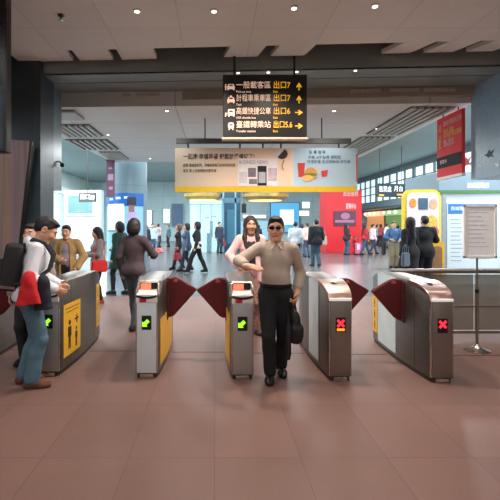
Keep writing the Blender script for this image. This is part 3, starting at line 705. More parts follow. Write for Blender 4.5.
g4 = gate(XG[4], grow(XG[4]), 'exit', 'steel ticket gate with red cross and orange bar right of the man in sunglasses', 'cross', (1,), (), ((-1, .34, .74, .10, 2),))
g5 = gate(XG[5], grow(XG[5]), 'exit', 'rightmost steel ticket gate with red cross and red paddle on its left', 'cross', (-1,), ((-1, 1.36, 1.58, .16, .66, 2),), ((-1, .74, 1.34, .08, 2),))
# metal joint across the lanes
t = MB()
for a, b_ in zip(XG, XG[1:]): t.box(a+.17, b_-.17, 5.33-.046*a, 5.35-.046*a, .0005, .003)
t.box(XG[5]+.17, 6, 5.22, 5.24, .0005, .003)
o = t.build('trim_3', mat('joint_dark', (48, 40, 38), .5)); o['kind'] = 'structure'
# fence on the right: steel rails with glass, then the white notice stand in front of it
FY = 5.92
f = empty('glass_fence', (4.2, FY, 0), 0, 'glass and steel barrier fence right of the rightmost gate', 'fence')
zr = wz(271, FY)
MB().tube([(-1.72, 0, zr), (1.6, 0, zr)], .035, 14).build('top_rail', M_steel, f, True)
MB().box(-1.70, 1.6, -.015, .015, .10, .14).build('bottom_rail', M_steel, f)
MB().box(-1.70, 1.6, -.012, .012, wz(306, FY)-.008, wz(306, FY)+.008).build('mid_rail', M_steel, f)
for x in (-1.66, .55, 1.55): MB().box(x-.022, x+.022, -.022, .022, 0, zr-.02, .004).build('post', M_steeld if x < 0 else mat('post_dark', (60, 56, 54), .4, .6), f)
for xa, xb in ((-1.62, -.56), (-.54, .52), (.58, 1.52)): MB().box(xa, xb, -.006, .006, .15, zr-.05).build('glass_panel', glass('smoked_glass', (136, 132, 124), .55, .12), f)
SY = 5.42; st = empty('notice_stand', (wx(477, SY), SY, 0), 0, 'white framed notice board on a thin steel pole in front of the fence', 'sign stand')
MB().lathe([(.15, .0), (.15, .012), (.13, .02), (.05, .045), (.03, .07), (.02, .09)], n=28).build('base', M_chrome, st, True)
zb, zt_ = wz(258, SY), wz(205, SY); hw = 16.5*SY/F
MB().tube([(0, 0, .08), (0, 0, wz(291, SY))], .018, 12).build('pole', M_steel, st, True)
MB().tube([(0, 0, wz(291, SY)), (0, 0, zb+.02)], .012, 12).build('upper_pole', M_steel, st, True)
MB().tube([(0, 0, wz(293, SY)), (0, 0, wz(289, SY))], .026, 12).build('clamp', M_black, st, True)
fr = MB(); ox = wx(478.5, SY)-wx(477, SY)
for a in ((ox-hw, ox-hw+.03, zb, zt_), (ox+hw-.03, ox+hw, zb, zt_), (ox-hw, ox+hw, zb, zb+.03), (ox-hw, ox+hw, zt_-.03, zt_)): fr.box(a[0], a[1], -.045, -.012, a[2], a[3], .004)
fr.build('frame', M_white, st)
pn = MB().box(ox-hw+.01, ox+hw-.01, -.034, -.016, zb+.01, zt_-.01).build('notice_panel', mat('notice_paper', (240, 243, 246), .35, var=.03), st)
tb = MB()
for j in range(9):
    z = zt_-.10-j*.055; tb.box(ox-hw+.06, ox-hw+.06+(.26-.03*((j*7) % 4)), -.0355, -.0338, z, z+.012)
tb.build('printed_lines', mat('faint_print', (206, 210, 216), .5), pn)
# ------------------------------------------------------------------ hanging signs
def hang(x, y, z, name, label, cat): return empty(name, (x, y, z), 0, label, cat)
SY = 6.2; x0, x1 = wx(223, SY), wx(307, SY); z0, z1 = wz(137, SY), wz(74.5, SY); cx_ = (x0+x1)/2
s = hang(cx_, SY, z0, 'direction_sign', 'black hanging direction sign with white and yellow lines of characters and arrows', 'sign')
W = x1-x0; Hh = z1-z0
bx = MB().box(-W/2, W/2, 0, .14, 0, Hh, .006).build('sign_box', mat('sign_black', (20, 21, 24), .3, var=.1), s)
MB().box(-W/2-.015, W/2+.015, -.01, .15, -.035, -.004, .005).build('bottom_lip', mat('pale_lip', (200, 180, 160), .5), s)
for x in (-W*.36, W*.36): MB().tube([(x, .07, Hh), (x, .07, ZC-z0)], .016).build('hanger', M_plinth, s, True)
rows = [(86.5, '一般載客區', '出口7', 'up', 'pickup'), (99.5, '計程車乘車區', '出口7', 'up', 'taxi'), (112.5, '高鐵快捷公車', '出口6', 'right', 'bus'), (126, '臺鐵轉乘站', '出口5.6', 'right', 'train')]
sub = ['Pick-up area', 'Taxi', 'HSR shuttle bus', 'Transfer station']
for (py, a, b_, ar, ic), sb in zip(rows, sub):
    z = wz(py, SY)-z0; X = lambda p: wx(p, SY)-cx_
    n = len(a)
    text('white_lettering', a, .112, (X(236), -.004, z+.015), M_signw, s, xs=min(.95, 35*SY/F/(n*.112)))
    text('white_lettering', sb, .045, (X(236), -.004, z-.078), M_signw, s)
    text('yellow_lettering', b_, .12, (X(273), -.004, z+.015), M_signy, s, xs=.85 if len(b_) == 3 else .74)
    text('yellow_lettering', 'Exit', .045, (X(273), -.004, z-.078), M_signy, s)
    q = MB(); c = X(299); r = .058
    A = [(-.5*.25, -1), (.125, -1), (.125, .1), (.55, -.3), (.7, -.1), (0, 1), (-.7, -.1), (-.55, -.3), (-.125, .1)]
    A = [(u*r, v*r) if ar == 'up' else (v*r, u*r) for u, v in A]
    q.xz([(c+u, z+v) for u, v in A], -.004, -.0005); q.build('arrow', M_signy, s)
    ic_ = MB(); c = X(231)
    def pp(P, y=-.004): ic_.xz([(c+u, z+v) for u, v in P], y, -.0005)
    if ic in ('pickup', 'taxi'):
        pp([(-.055, -.04), (.055, -.04), (.055, -.005), (.036, .035), (-.036, .035), (-.055, -.005)])
        pp([(-.05, -.055), (-.03, -.055), (-.03, -.04), (-.05, -.04)]); pp([(.03, -.055), (.05, -.055), (.05, -.04), (.03, -.04)])
        if ic == 'taxi': pp([(-.018, .038), (.018, .038), (.012, .056), (-.012, .056)])
        else: pp([(-.085, -.055), (-.07, -.055), (-.066, .01), (-.09, .01)]); pp([(-.078+math.cos(k)*.01, .025+math.sin(k)*.01) for k in np.linspace(0, 6.28, 9)[:-1]])
    elif ic == 'bus':
        pp([(-.048, -.045), (.055, -.045), (.055, .05), (-.04, .05), (-.048, .0)]); pp([(-.04, -.06), (-.02, -.06), (-.02, -.045), (-.04, -.045)]); pp([(.03, -.06), (.05, -.06), (.05, -.045), (.03, -.045)])
        pp([(-.09, -.06), (-.075, -.06), (-.06, -.005), (-.085, -.005)])
    else:
        pp([(-.04, -.035), (.04, -.035), (.045, .02), (.03, .05), (-.03, .05), (-.045, .02)]); pp([(-.04, -.06), (-.025, -.06), (-.012, -.038), (-.025, -.038)]); pp([(.025, -.06), (.04, -.06), (.025, -.038), (.012, -.038)])
    io = ic_.build('pictogram', M_signw, s)
    wn = MB(); wn.xz([(c-.03, z+.005), (c+.03, z+.005), (c+.022, z+.027), (c-.022, z+.027)], -.0052, -.0042); wn.build('pictogram_window', M_black, io)
# the long advertising banner under its rail
BY = 8.2; xa, xb = wx(175, BY), wx(357.5, BY); za, zb = wz(192, BY), wz(148, BY)
bn = hang((xa+xb)/2, BY, za, 'advertising_banner', 'long hanging banner with breakfast advert, yellow lower edge', 'banner')
cb = (xa+xb)/2; W = xb-xa; H_ = zb-za; XB = lambda p: wx(p, BY)-cb; ZB_ = lambda p: wz(p, BY)-za
rl = MB().box(XB(176), XB(351), -.02, .06, ZB_(143.5), ZB_(138.5), .006).build('hanging_rail', mat('rail_grey', (92, 94, 92), .5), bn)
for p in (188, 240, 263, 281, 339): MB().tube([(XB(p), .02, ZB_(148)), (XB(p), .02, ZB_(143))], .018).build('hook', M_plinth, bn)
for p in (205, 322): MB().tube([(XB(p), .02, ZB_(139)), (XB(p), .02, ZH-za)], .012).build('hanger', M_plinth, bn)
# beige to peach sheet: printed colour runs along the sheet
m = bpy.data.materials.new('banner_print'); m.use_nodes = True; nt = m.node_tree; bs = nt.nodes['Principled BSDF']; bs.inputs['Roughness'].default_value = .5
tc = nt.nodes.new('ShaderNodeTexCoord'); sx = nt.nodes.new('ShaderNodeSeparateXYZ'); mr = nt.nodes.new('ShaderNodeMapRange'); cr = nt.nodes.new('ShaderNodeValToRGB')
mr.inputs[1].default_value = -W/2; mr.inputs[2].default_value = W/2
nt.links.new(tc.outputs['Object'], sx.inputs[0]); nt.links.new(sx.outputs['X'], mr.inputs[0]); nt.links.new(mr.outputs[0], cr.inputs[0]); nt.links.new(cr.outputs[0], bs.inputs['Base Color'])
E_ = cr.color_ramp.elements
E_[0].position = 0; E_[0].color = lin((196, 190, 172))+(1,); E_[1].position = .64; E_[1].color = lin((232, 204, 180))+(1,)
e = E_.new(.3); e.color = lin((222, 200, 178))+(1,); e = E_.new(.655); e.color = lin((178, 208, 226))+(1,); e = E_.new(1.0); e.color = lin((170, 196, 208))+(1,)
sh = MB().box(-W/2, W/2, 0, .035, 0, H_).build('printed_sheet', m, bn)
MB().box(-W/2, W/2-.03, -.004, .0, .0, ZB_(186.5)).build('yellow_edge', mat('banner_yellow', (220, 186, 40), .5, var=.05), bn)
MB().box(W/2-.028, W/2+.0, -.004, .036, ZB_(182), ZB_(154)).build('red_edge', mat('banner_red', (196, 92, 96), .5, var=.05), bn)
tx = mat('banner_text', (70, 62, 54), .6); tb = mat('banner_blue_text', (104, 130, 156), .6)
text('lettering', '一起床‧幸福早餐 輕鬆就準備好了!', .118, (XB(183), -.003, ZB_(157)), tx, bn, xs=.80, bold=.002)
text('lettering', '經典 滿福堡系列，早餐咖啡每日新鮮現煮供應', .07, (XB(183), -.003, ZB_(165.5)), tx, bn, xs=.72)
text('lettering', '每日 早上五點開始供應早餐', .07, (XB(183), -.003, ZB_(171)), tx, bn, xs=.76)
for i, (t_, p, q) in enumerate((('點 餐 優 惠', 309, 152.5), ('手機 APP 點餐 最輕鬆', 308, 157.5), ('快速取餐 免排隊等候 好方便', 307, 162))):
    text('lettering', t_, .075, (XB(p), -.003, ZB_(q)), tb, bn, xs=.9)
cl = MB().box(XB(238), XB(277.5), -.006, 0, ZB_(186), ZB_(158.5)).build('photo_panel', mat('collage_white', (224, 220, 222), .5, var=.03), bn)
text('lettering', 'BUSINESS NEWS', .10, (XB(239), -.009, ZB_(162.5)), mat('collage_text', (150, 146, 156), .6), cl, xs=.78)
for p0, p1, q0, q1, mm in ((239, 247, 183, 172, mat('collage_a', (196, 198, 206), .5)), (248, 256, 177, 168, mat('collage_b', (120, 112, 124), .5, var=.3, scale=9)), (249, 257, 184, 179, mat('collage_b', (120, 112, 124))), (268, 277, 181, 168, mat('collage_c', (190, 176, 186), .5, var=.2, scale=9))):
    MB().box(XB(p0), XB(p1), -.009, -.006, ZB_(q0), ZB_(q1)).build('collage_photo', mm, cl)
ph = MB().box(XB(257.5), XB(266.5), -.013, -.006, ZB_(185.5), ZB_(166), .004).build('pictured_phone', M_black, cl); MB().box(XB(258.5), XB(265.5), -.0145, -.013, ZB_(183), ZB_(172)).build('pictured_screen', mat('collage_d', (170, 174, 186), .4), ph)
cf = MB(); cf.xz([(XB(281.5)+6.4*BY/F*math.cos(a), ZB_(154)+6.0*BY/F*math.sin(a)) for a in np.linspace(0, 2*PI, 33)[:-1]], -.006, 0); co = cf.build('pictured_cup', mat('cup_white', (220, 206, 200), .5), bn)
cf = MB(); cf.xz([(XB(282)+5.6*BY/F*math.cos(a), ZB_(154)+5.2*BY/F*math.sin(a)) for a in np.linspace(-2.5, 1.1, 20)], -.008, -.006); cf.build('pictured_coffee', mat('coffee_brown', (52, 34, 34), .4), co)
mb = MB(); mb.tube([(XB(284), -.004, ZB_(160)), (XB(282), -.004, ZB_(166)), (XB(283.5), -.004, ZB_(170))], .012, 6); mb.build('pictured_spoon', mat('spoon_brown', (170, 134, 110), .5), bn)
mb = MB(); mb.xz([(XB(297.5), ZB_(163)), (XB(305), ZB_(163)), (XB(304), ZB_(177)), (XB(298.5), ZB_(177))], -.006, 0); mb.build('pictured_drink', mat('cup_red', (196, 60, 52), .5, var=.1), bn)
mb = MB(); e2 = lambda cx, cz, rx, rz, a0=0, a1=2*PI: [(XB(cx)+rx*BY/F*math.cos(a), ZB_(cz)+rz*BY/F*math.sin(a)) for a in np.linspace(a0, a1, 24)]
mb.xz(e2(310.5, 174, 6.5, 6.5, 0, PI), -.006, 0); mb.mi = 1; mb.xz(e2(310.5, 174.6, 7, 1.6)[:-1], -.007, 0); mb.mi = 2; mb.xz(e2(310.5, 176.5, 6.8, 3.4, PI, 2*PI), -.006, 0)
mb.mi = 3; mb.xz(e2(307.5, 178.2, 5.5, 3.2)[:-1], -.009, 0)
mb.build('pictured_burger', [mat('bun', (214, 150, 76), .5), mat('lettuce', (120, 130, 50), .5), mat('bun_low', (206, 150, 84), .5), mat('muffin', (226, 184, 110), .5)], bn)
mb = MB(); mb.xz([(XB(321), ZB_(171)), (XB(328), ZB_(170)), (XB(327), ZB_(176.5)), (XB(322), ZB_(177))], -.006, 0); mb.build('pictured_box', mat('box_red', (200, 62, 66), .5), bn)
mb = MB(); mb.xz([(XB(313), ZB_(166)), (XB(325), ZB_(168)), (XB(321), ZB_(174)), (XB(316), ZB_(173))], -.004, 0); mb.build('pictured_wrap', mat('wrap_grey', (196, 200, 206), .5), bn)
# red sign beside the right bulkhead, lengthways to the hall
RX = 4.28; ya, yb_ = 7.28, RX*F/(437-CX)
rs = empty('red_sign', (RX, (ya+yb_)/2, wz(178, yb_)), 0, 'tall red sign with pale lettering beside the right bulkhead', 'sign')
zb0 = wz(178, yb_); zt0 = wz(120, yb_); L = (yb_-ya)/2
MB().box(-.0, .06, -L, L, 0, zt0-zb0+.0, .004).build('red_panel', mat('sign_red', (236, 62, 68), .7, var=.04, scale=3), rs)
zd = wz(169.5, yb_)-zb0; zd2 = wz(158.5, yb_)-zb0
MB().box(-.006, 0, -L, L, zd, zd2).build('dark_band', mat('sign_dark_band', (44, 40, 48), .8), rs)
MB().box(-.004, .062, -L, L, -.05, -.001).build('lower_trim', M_white, rs)
ry = (PI/2, 0, -PI/2)
wl = mat('sign_pink_letters', (246, 196, 190), .5); yl = mat('sign_gold_letters', (236, 190, 96), .5)
for z_, t_, sz, mm in ((.80, '歡迎光臨商店街', .105, wl), (.60, '美食 名產', .10, yl), (.50, '伴手禮 餐飲服務', .10, yl), (.36, '請往一樓大廳', .07, wl), (.27, '左側電扶梯旁', .075, wl)):
    text('lettering', t_, sz, (-.003, L-.23, zd2+z_*(zt0-zb0-zd2)), mm, rs, rot=ry, xs=.8)
for z_, t_ in ((.72, '商'), (.45, '店'), (.30, '街')): text('lettering', t_, .17, (-.003, L-.06, zd2+z_*(zt0-zb0-zd2)), yl, rs, rot=ry, xs=.6)
text('lettering', '營業中', .08, (-.009, L-.12, (zd+zd2)/2), wl, rs, rot=ry)
for y in (-L*.6, L*.6): MB().tube([(.03, y, zt0-zb0), (.03, y, ZH-zb0)], .01).build('hanger', M_plinth, rs)
# dark hanging screen cut by the left edge
DY = 4.4; xr = wx(9, DY); zb0 = wz(152, DY)
ds = empty('hanging_screen', (xr-.53, DY, zb0), 0, 'dark hanging display screen cut by the top left corner', 'screen')
MB().box(-.5, .5, .0, .12, 0, 1.74, .012).build('frame', mat('screen_frame', (22, 26, 30), .4), ds)
MB().box(-.47, .472, -.004, .002, .03, .66).build('lower_screen_reflection', mat('screen_teal_reflection', (48, 66, 76), .25, var=.25, scale=5), ds)  # teal reflection painted over the lower part of the screen
MB().box(-.47, .472, -.004, .002, .70, 1.70).build('upper_screen', mat('screen_dark', (20, 30, 38), .25, var=.25, scale=5), ds)
for x in (-.3, .3): MB().tube([(x, .06, 1.73), (x, .06, ZC-zb0)], .02).build('hanger', M_plinth, ds)
# leaning striped board at the left, wider at the top
WY = 6.25; x_ = lambda p: wx(p, WY)
pb = empty('striped_board', (x_(0), WY, 0), 0, 'tall flaring board with pink and brown stripes before the dark granite column', 'board')
X0 = x_(0); T_ = wz(141, WY); xt = x_(30)-X0; xb2 = x_(9)-X0
m = bpy.data.materials.new('striped_laminate'); m.use_nodes = True; nt = m.node_tree; bs = nt.nodes['Principled BSDF']; bs.inputs['Roughness'].default_value = .5
tc = nt.nodes.new('ShaderNodeTexCoord'); mp = nt.nodes.new('ShaderNodeMapping'); mp.inputs['Scale'].default_value = (9, 1, .12); no = nt.nodes.new('ShaderNodeTexNoise'); no.inputs['Scale'].default_value = 2.2; cr = nt.nodes.new('ShaderNodeValToRGB')
nt.links.new(tc.outputs['Object'], mp.inputs[0]); nt.links.new(mp.outputs[0], no.inputs[0]); nt.links.new(no.outputs[0], cr.inputs[0]); nt.links.new(cr.outputs[0], bs.inputs['Base Color'])
E_ = cr.color_ramp.elements; E_[0].position = .3; E_[0].color = lin((100, 98, 98))+(1,); E_[1].position = .7; E_[1].color = lin((138, 116, 108))+(1,)
e = E_.new(.45); e.color = lin((124, 110, 116))+(1,); e = E_.new(.55); e.color = lin((142, 118, 108))+(1,)
MB().xz([(-1.2, 0), (xb2, 0), (xt, T_), (-1.2, T_+.1)], 0, .1).build('laminate_face', m, pb)
MB().xz([(xb2, 0), (xb2+.03, 0), (xt+.03, T_), (xt, T_)], -.005, .11).build('dark_edge', M_black, pb)
gr = MB(); k = x_(12.5)-X0; gr.box(k, k+.035, -.006, .0, 0, T_+.02); gr.build('purple_strip', mat('purple_strip', (128, 108, 132), .5), pb)
# ------------------------------------------------------------------ the daylit hall beyond
M_hwall = grid_mat('pale_blue_wall', (176, 200, 206), (150, 174, 182), 1.3, 1.6, .03, 'XZ', (.2, .1), rough=.5, var=.04, scale=2, tilevar=.05)
M_hwallL = grid_mat('pale_cyan_wall', (206, 226, 226), (170, 196, 198), 2.4, 1.6, .04, 'YZ', (.2, .1), rough=.5, var=.04, scale=2, tilevar=.05)
M_roof = mat('atrium_roof', (150, 176, 178), .6, var=.05, scale=1)
M_win = mat('bright_window', (226, 248, 250), .3, var=.02, emit=1.0)
def lit(name, rgb, e=1.0): return mat(name, rgb, .4, var=.03, emit=e, scale=3)
o = MB().box(-13, 18, 44, 44.2, 0, 6.2).build('wall_back', M_hwall); o['kind'] = 'structure'
o = MB().box(-13.2, -13, 10, 44, 0, 6.2).build('wall_hall_left', M_hwallL); o['kind'] = 'structure'
rf = MB()
for a in ((-13, -3.9, 13.0, 44), (4.4, 18, 9.5, 44), (-3.9, 4.4, 28, 44)): rf.box(a[0], a[1], a[2], a[3], 6.2, 6.4)
o = rf.build('ceiling_atrium', M_roof); o['kind'] = 'structure'
WXR = 14.2                                                      # right side wall of the hall: shops below, windows above
wr = MB(); wr.box(WXR, WXR+.2, 14, 44, 3.1, 3.75); wr.box(WXR, WXR+.2, 14, 44, 5.75, 6.2); wr.box(WXR+2.6, WXR+2.8, 14, 44, 0, 3.2); wr.box(WXR+.1, WXR+2.8, 14, 44, 3.1, 3.2)
o = wr.build('wall_hall_right', mat('shop_fascia_grey', (112, 128, 134), .5, var=.05)); o['kind'] = 'structure'
for i, (ya, yb2) in enumerate(((16, 23), (23.2, 30), (30.2, 37), (37.2, 43.8))):
    q = MB().box(WXR+.12, WXR+.16, ya, yb2, 3.75, 5.75); wo = q.build('window_%d' % (i+1), M_win); wo['kind'] = 'structure'
    fr = MB(); n = 5
    for k in range(n+1): y = ya+(yb2-ya)*k/n; fr.box(WXR+.0, WXR+.12, y-.07, y+.07, 3.75, 5.75)
    for z in (4.4, 5.1): fr.box(WXR+.02, WXR+.12, ya, yb2, z-.04, z+.04)
    fo = fr.build('window_frame', mat('mullion_grey', (120, 140, 146), .5, .3), wo)
o = MB().box(WXR-.03, WXR, 14, 44, 3.1, 3.22).build('trim_4', mat('fascia_dark', (70, 84, 90), .5)); o['kind'] = 'structure'
# lit shop fronts under the right windows
cols = [((222, 150, 96), 'orange lit shop front'), ((96, 132, 72), 'green lit shop front'), ((238, 214, 150), 'pale yellow lit shop front'), ((214, 176, 150), 'peach lit shop front'), ((196, 110, 90), 'brick red lit shop front')]
yy = 20.0
for i, (c, nm) in enumerate(cols[::-1]):
    g = empty('shop_front', (WXR+1.2, yy+2.1, 0), 0, nm + ' in the row under the right-hand windows', 'shop', 'row of lit shops')
    MB().box(0, .1, -2.0, 2.0, 1.0, 2.9).build('lit_wall', lit('shop_%d' % i, c, .55), g)
    MB().box(-.4, .1, -2.0, 2.0, 0, 1.0).build('counter', mat('shop_counter_%d' % i, tuple(int(v*.75) for v in c), .5), g)
    MB().box(-.2, .1, -2.0, 2.0, 2.5, 2.95).build('menu_board', lit('menu_%d' % i, tuple(min(255, v+50) for v in c), .8), g)
    for k in (-1.2, 0, 1.2): MB().ball((-.5, k, 2.75), .12).build('lamp', M_lamp, g, True)
    yy += 4.6
# dark teal overhead sign before the windows
HY_ = 24.0; a0, a1 = wx(376, HY_), wx(407, HY_)
hs = empty('overhead_sign', ((a0+a1)/2, HY_, wz(197, HY_)), .22, 'dark teal overhead sign with white characters in the far hall at right', 'sign'); ww = a1-a0
MB().box(-ww/2, ww/2, 0, .15, 0, .76, .01).build('sign_box', mat('teal_dark', (52, 70, 80), .4), hs)
text('white_lettering', '售票處', .36, (-ww*.46, -.01, .42), lit('sign_white_far', (240, 246, 246), 1.1), hs, xs=.75); text('white_lettering', '月台', .36, (.15, -.01, .46), lit('sign_white_far', (240, 246, 246)), hs, xs=.85)
MB().box(-ww*.45, -ww*.28, -.012, 0, .05, .14).build('orange_mark', lit('sign_orange', (236, 170, 70), .9), hs); MB().box(.35, .7, -.012, 0, .10, .19).build('orange_mark', lit('sign_orange', (236, 170, 70)), hs)
for x in (-ww*.4, ww*.4): MB().tube([(x, .07, .75), (x, .07, 6.2-wz(197, HY_))], .015).build('hanger', M_plinth, hs)
# red kiosk with a dark screen
RY = fy(252.5); a0, a1 = wx(326, RY), wx(362, RY); zt = wz(190, RY); cw = (a1-a0)/2
rk = empty('red_kiosk', ((a0+a1)/2, RY, 0), 0, 'large red kiosk wall with a dark screen in the middle distance', 'kiosk')
MB().box(-cw, cw, 0, 1.6, 0, zt, .02).build('body', mat('kiosk_red', (222, 32, 44), .5, var=.04), rk)
sx0, sx1 = wx(333.5, RY)-rk.location.x, wx(355.5, RY)-rk.location.x
sc = MB().box(sx0, sx1, -.05, 0, wz(226, RY), wz(211, RY), .01).build('screen', mat('kiosk_screen', (84, 34, 58), .3, var=.2, scale=3), rk)
q = MB().box(sx0+.08, sx1-.08, -.056, -.05, wz(222.5, RY), wz(220, RY)); q.xz([(sx0+.7+.28*math.cos(a), wz(216, RY)+.2*math.sin(a)) for a in np.linspace(0, 6.28, 17)[:-1]], -.056, -.05); q.build('screen_picture', lit('screen_mauve', (150, 96, 130), .5), sc)
text('lettering', '服務中心', .34, (wx(346, RY)-rk.location.x, -.006, wz(206.5, RY)), mat('kiosk_white', (240, 200, 200), .5), rk, xs=.45, bold=.01); text('lettering', '旅遊服務', .42, (wx(343, RY)-rk.location.x, -.006, wz(193.5, RY)), mat('kiosk_white', (240, 200, 200)), rk, xs=.55)
# yellow photo booth
PY = 11.3; a0, a1 = wx(404, PY), wx(441, PY); zt = wz(189.5, PY); cw = (a1-a0)/2; cxp = (a0+a1)/2
pb = empty('photo_booth', (cxp, PY, 0), 0, 'yellow rimmed photo booth with rounded top behind two people in black', 'booth')
def arch(w_, z0, z1, r, n=8): return [(-w_, z0)]+[(-w_+r-r*math.cos(a), z1-r+r*math.sin(a)) for a in np.linspace(0, PI/2, n)]+[(w_-r+r*math.sin(a), z1-r+r*math.cos(a)) for a in np.linspace(0, PI/2, n)]+[(w_, z0)]
MB().xz(arch(cw, 0, zt, .22), 0, .16).build('shell', mat('booth_yellow', (246, 206, 50), .4, var=.04), pb)
MB().xz(arch(cw-.07, .9, zt-.08, .17), -.02, 0).build('front_panel', lit('booth_white', (236, 226, 222), .12), pb)
XP = lambda p: wx(p, PY)-cxp; ZP = lambda p: wz(p, PY)
MB().box(XP(418), XP(427.5), -.04, -.02, ZP(209.5), ZP(198), .01).build('screen', mat('booth_screen', (86, 112, 134), .25, var=.15, scale=6), pb)
def disc(n, px, py, rx, rz, m, y=-.035): q = MB(); q.xz([(XP(px)+rx*PY/F*math.cos(a), ZP(py)+rz*PY/F*math.sin(a)) for a in np.linspace(0, 2*PI, 21)[:-1]], y, -.02); q.build(n, m, pb)
disc('round_picture', 412.5, 203, 3.6, 4.5, mat('booth_orange', (240, 160, 70), .5, var=.2)); disc('round_picture', 433, 204, 4.2, 5.5, mat('booth_peach', (240, 176, 140), .5, var=.2)); disc('round_picture', 431, 224, 6.5, 9, mat('booth_gold', (240, 196, 84), .5, var=.25)); disc('round_picture', 409.5, 226, 4, 8, mat('booth_pink', (236, 170, 170), .5, var=.2)); disc('round_picture', 434, 232, 4, 6, mat('booth_rose', (220, 120, 130), .5, var=.25), -.045)
q = MB(); q.xz([(x+XP(434), z) for x, z in arch(.19, 0, ZP(240), .15)], -.16, 0); lw = q.build('lower_cabinet', mat('booth_amber', (240, 176, 40), .4), pb)
q = MB(); q.xz([(x+XP(434), z) for x, z in arch(.13, .06, ZP(246), .1)], -.17, -.16); q.build('cabinet_door', mat('booth_brown', (150, 104, 60), .5, var=.2), lw)
# information booth with the map, green line under its fascia
IY = 11.6; a0 = wx(441.5, IY); a1 = 10.5
ib = empty('information_booth', ((a0+a1)/2, IY, 0), 0, 'pale information booth wall with grey fascia and green line, right of the photo booth', 'booth'); hw = (a1-a0)/2; XI = lambda p: wx(p, IY)-ib.location.x; ZI = lambda p: wz(p, IY)
MB().box(-hw, hw, 0, 2.0, 0, ZI(193)).build('wall_panel', mat('booth_pale', (202, 208, 208), .5, var=.03, scale=2), ib)
fa = MB().box(-hw-.1, hw, -.06, 2.0, ZI(191), ZI(172), .01).build('fascia', mat('booth_fascia', (128, 146, 158), .5, var=.04), ib)
text('lettering', '旅遊服務處', .15, (XI(466), -.065, ZI(186)), lit('fascia_white', (236, 244, 246), .6), fa, xs=.8, bold=.004)
MB().box(-hw-.1, hw, -.07, .2, ZI(193.4), ZI(190.4)).build('green_line', mat('booth_green', (66, 120, 66), .5), ib)
MB().box(-hw, -hw+.1, -.05, 0, 0, ZI(193.5)).build('corner_post', mat('booth_post', (150, 156, 160), .4, .4), ib)
mp_ = MB().box(XI(446.5), XI(497), -.03, 0, ZI(269), ZI(203)).build('map_poster', mat('map_pale', (206, 218, 224), .35, var=.03, scale=4), ib)
MB().box(XI(447.5), XI(496), -.034, -.03, ZI(214), ZI(204)).build('blue_header', mat('map_blue', (36, 116, 184), .4, var=.05), mp_)
text('lettering', '路線圖', .12, (XI(450), -.036, ZI(208.8)), mat('map_white', (236, 244, 250), .4), mp_); 
q = MB()
for j in range(11):
    z = ZI(220+j*4.1); q.box(XI(450), XI(450+9+(j*5) % 4), -.033, -.03, z, z+.025)
for j in range(9):
    z = ZI(222+j*4.6); q.box(XI(465+(j*3) % 5), XI(492-(j*7) % 9), -.033, -.03, z, z+.02)
q.build('printed_lines', mat('map_print', (150, 160, 178), .5), mp_)
# round grey column with a blue advert wrapped round it and a maroon banner
CY = 14.2; r = 20.5*CY/F; cxx = wx(123, CY)
cl = MB().lathe([(r, 0), (r, ZH+.3)], (cxx, CY+r, 0), 48).build('wall_column', grid_mat('column_grey_blue', (118, 142, 152), (92, 114, 124), 2.0, 1.0, .012, 'XZ', (.3, 0), rough=.4, var=.05, scale=4, tilevar=.04), None, True); cl['kind'] = 'structure'
ad = empty('column_advert', (cxx, CY+r, 0), 0, 'blue curved advert with a white screen wrapped round the grey column', 'advert')
def wrap(n, p0, p1, y0, y1, off, m, par, th=.012):
    mb = MB(); a = lambda p: math.asin(max(-1, min(1, (wx(p, CY)-cxx)/r))); A = np.linspace(a(p0), a(p1), 14); G = []
    for rr in (r+off+th, r+off): G.append([[(rr*math.sin(t), -rr*math.cos(t), z) for z in (wz(y1, CY), wz(y0, CY))] for t in A])
    mb.quadgrid(G[0]); mb.quadgrid(G[1]); mb.quadgrid([[p[1], q_[1]] for p, q_ in zip(*G)]); mb.quadgrid([[p[0], q_[0]] for p, q_ in zip(*G)]); mb.quadgrid([G[0][0], G[1][0]]); mb.quadgrid([G[0][-1], G[1][-1]])
    bmesh.ops.remove_doubles(mb.bm, verts=mb.bm.verts, dist=1e-6)
    return mb.build(n, m, par, True)
wrap('advert_sheet', 104, 141, 193, 262, .005, mat('ad_cyan', (150, 206, 226), .3, var=.06, scale=2), ad)
wrap('blue_header', 104, 141, 193, 206, .018, mat('ad_blue', (30, 104, 190), .3, var=.08, scale=3), ad)
sx = wrap('lit_screen', 107, 124, 204, 230, .018, lit('ad_white', (246, 252, 252), 1.2), ad)
wrap('screen_shelf', 107, 124, 230, 231.5, .018, mat('ad_shelf', (90, 120, 130), .5), ad)
wrap('pictured_dress', 127, 136, 212, 244, .018, mat('ad_lilac', (186, 176, 220), .4, var=.08), ad); wrap('pictured_face', 128.5, 133.5, 201, 212, .02, mat('ad_face', (150, 110, 110), .5), ad); wrap('pictured_hair', 127, 135, 197, 205, .032, mat('ad_hair', (44, 44, 66), .5), ad)
for a_, b_, yv in ((109, 113, 199), (116, 121, 198), (124, 128, 197.5)): wrap('lettering', a_, b_, yv-1.2, yv+1.2, .032, mat('ad_white_text', (220, 236, 246), .4), ad, .004)
MY = 13.2; mbn = empty('maroon_banner', (wx(110.5, MY), MY, wz(197, MY)), 0, 'narrow maroon banner hanging before the grey column', 'banner')
h = wz(160, MY)-wz(197, MY); MB().box(-.13, .13, 0, .02, 0, h).build('cloth', mat('banner_maroon', (112, 76, 98), .6, var=.15, scale=6), mbn)
q = MB().box(-.08, .09, -.006, 0, h*.45, h*.62); q.box(-.06, .05, -.006, 0, h*.75, h*.8); q.box(-.05, .07, -.006, 0, h*.2, h*.28); q.build('printed_mark', mat('banner_mauve', (176, 150, 176), .6), mbn)
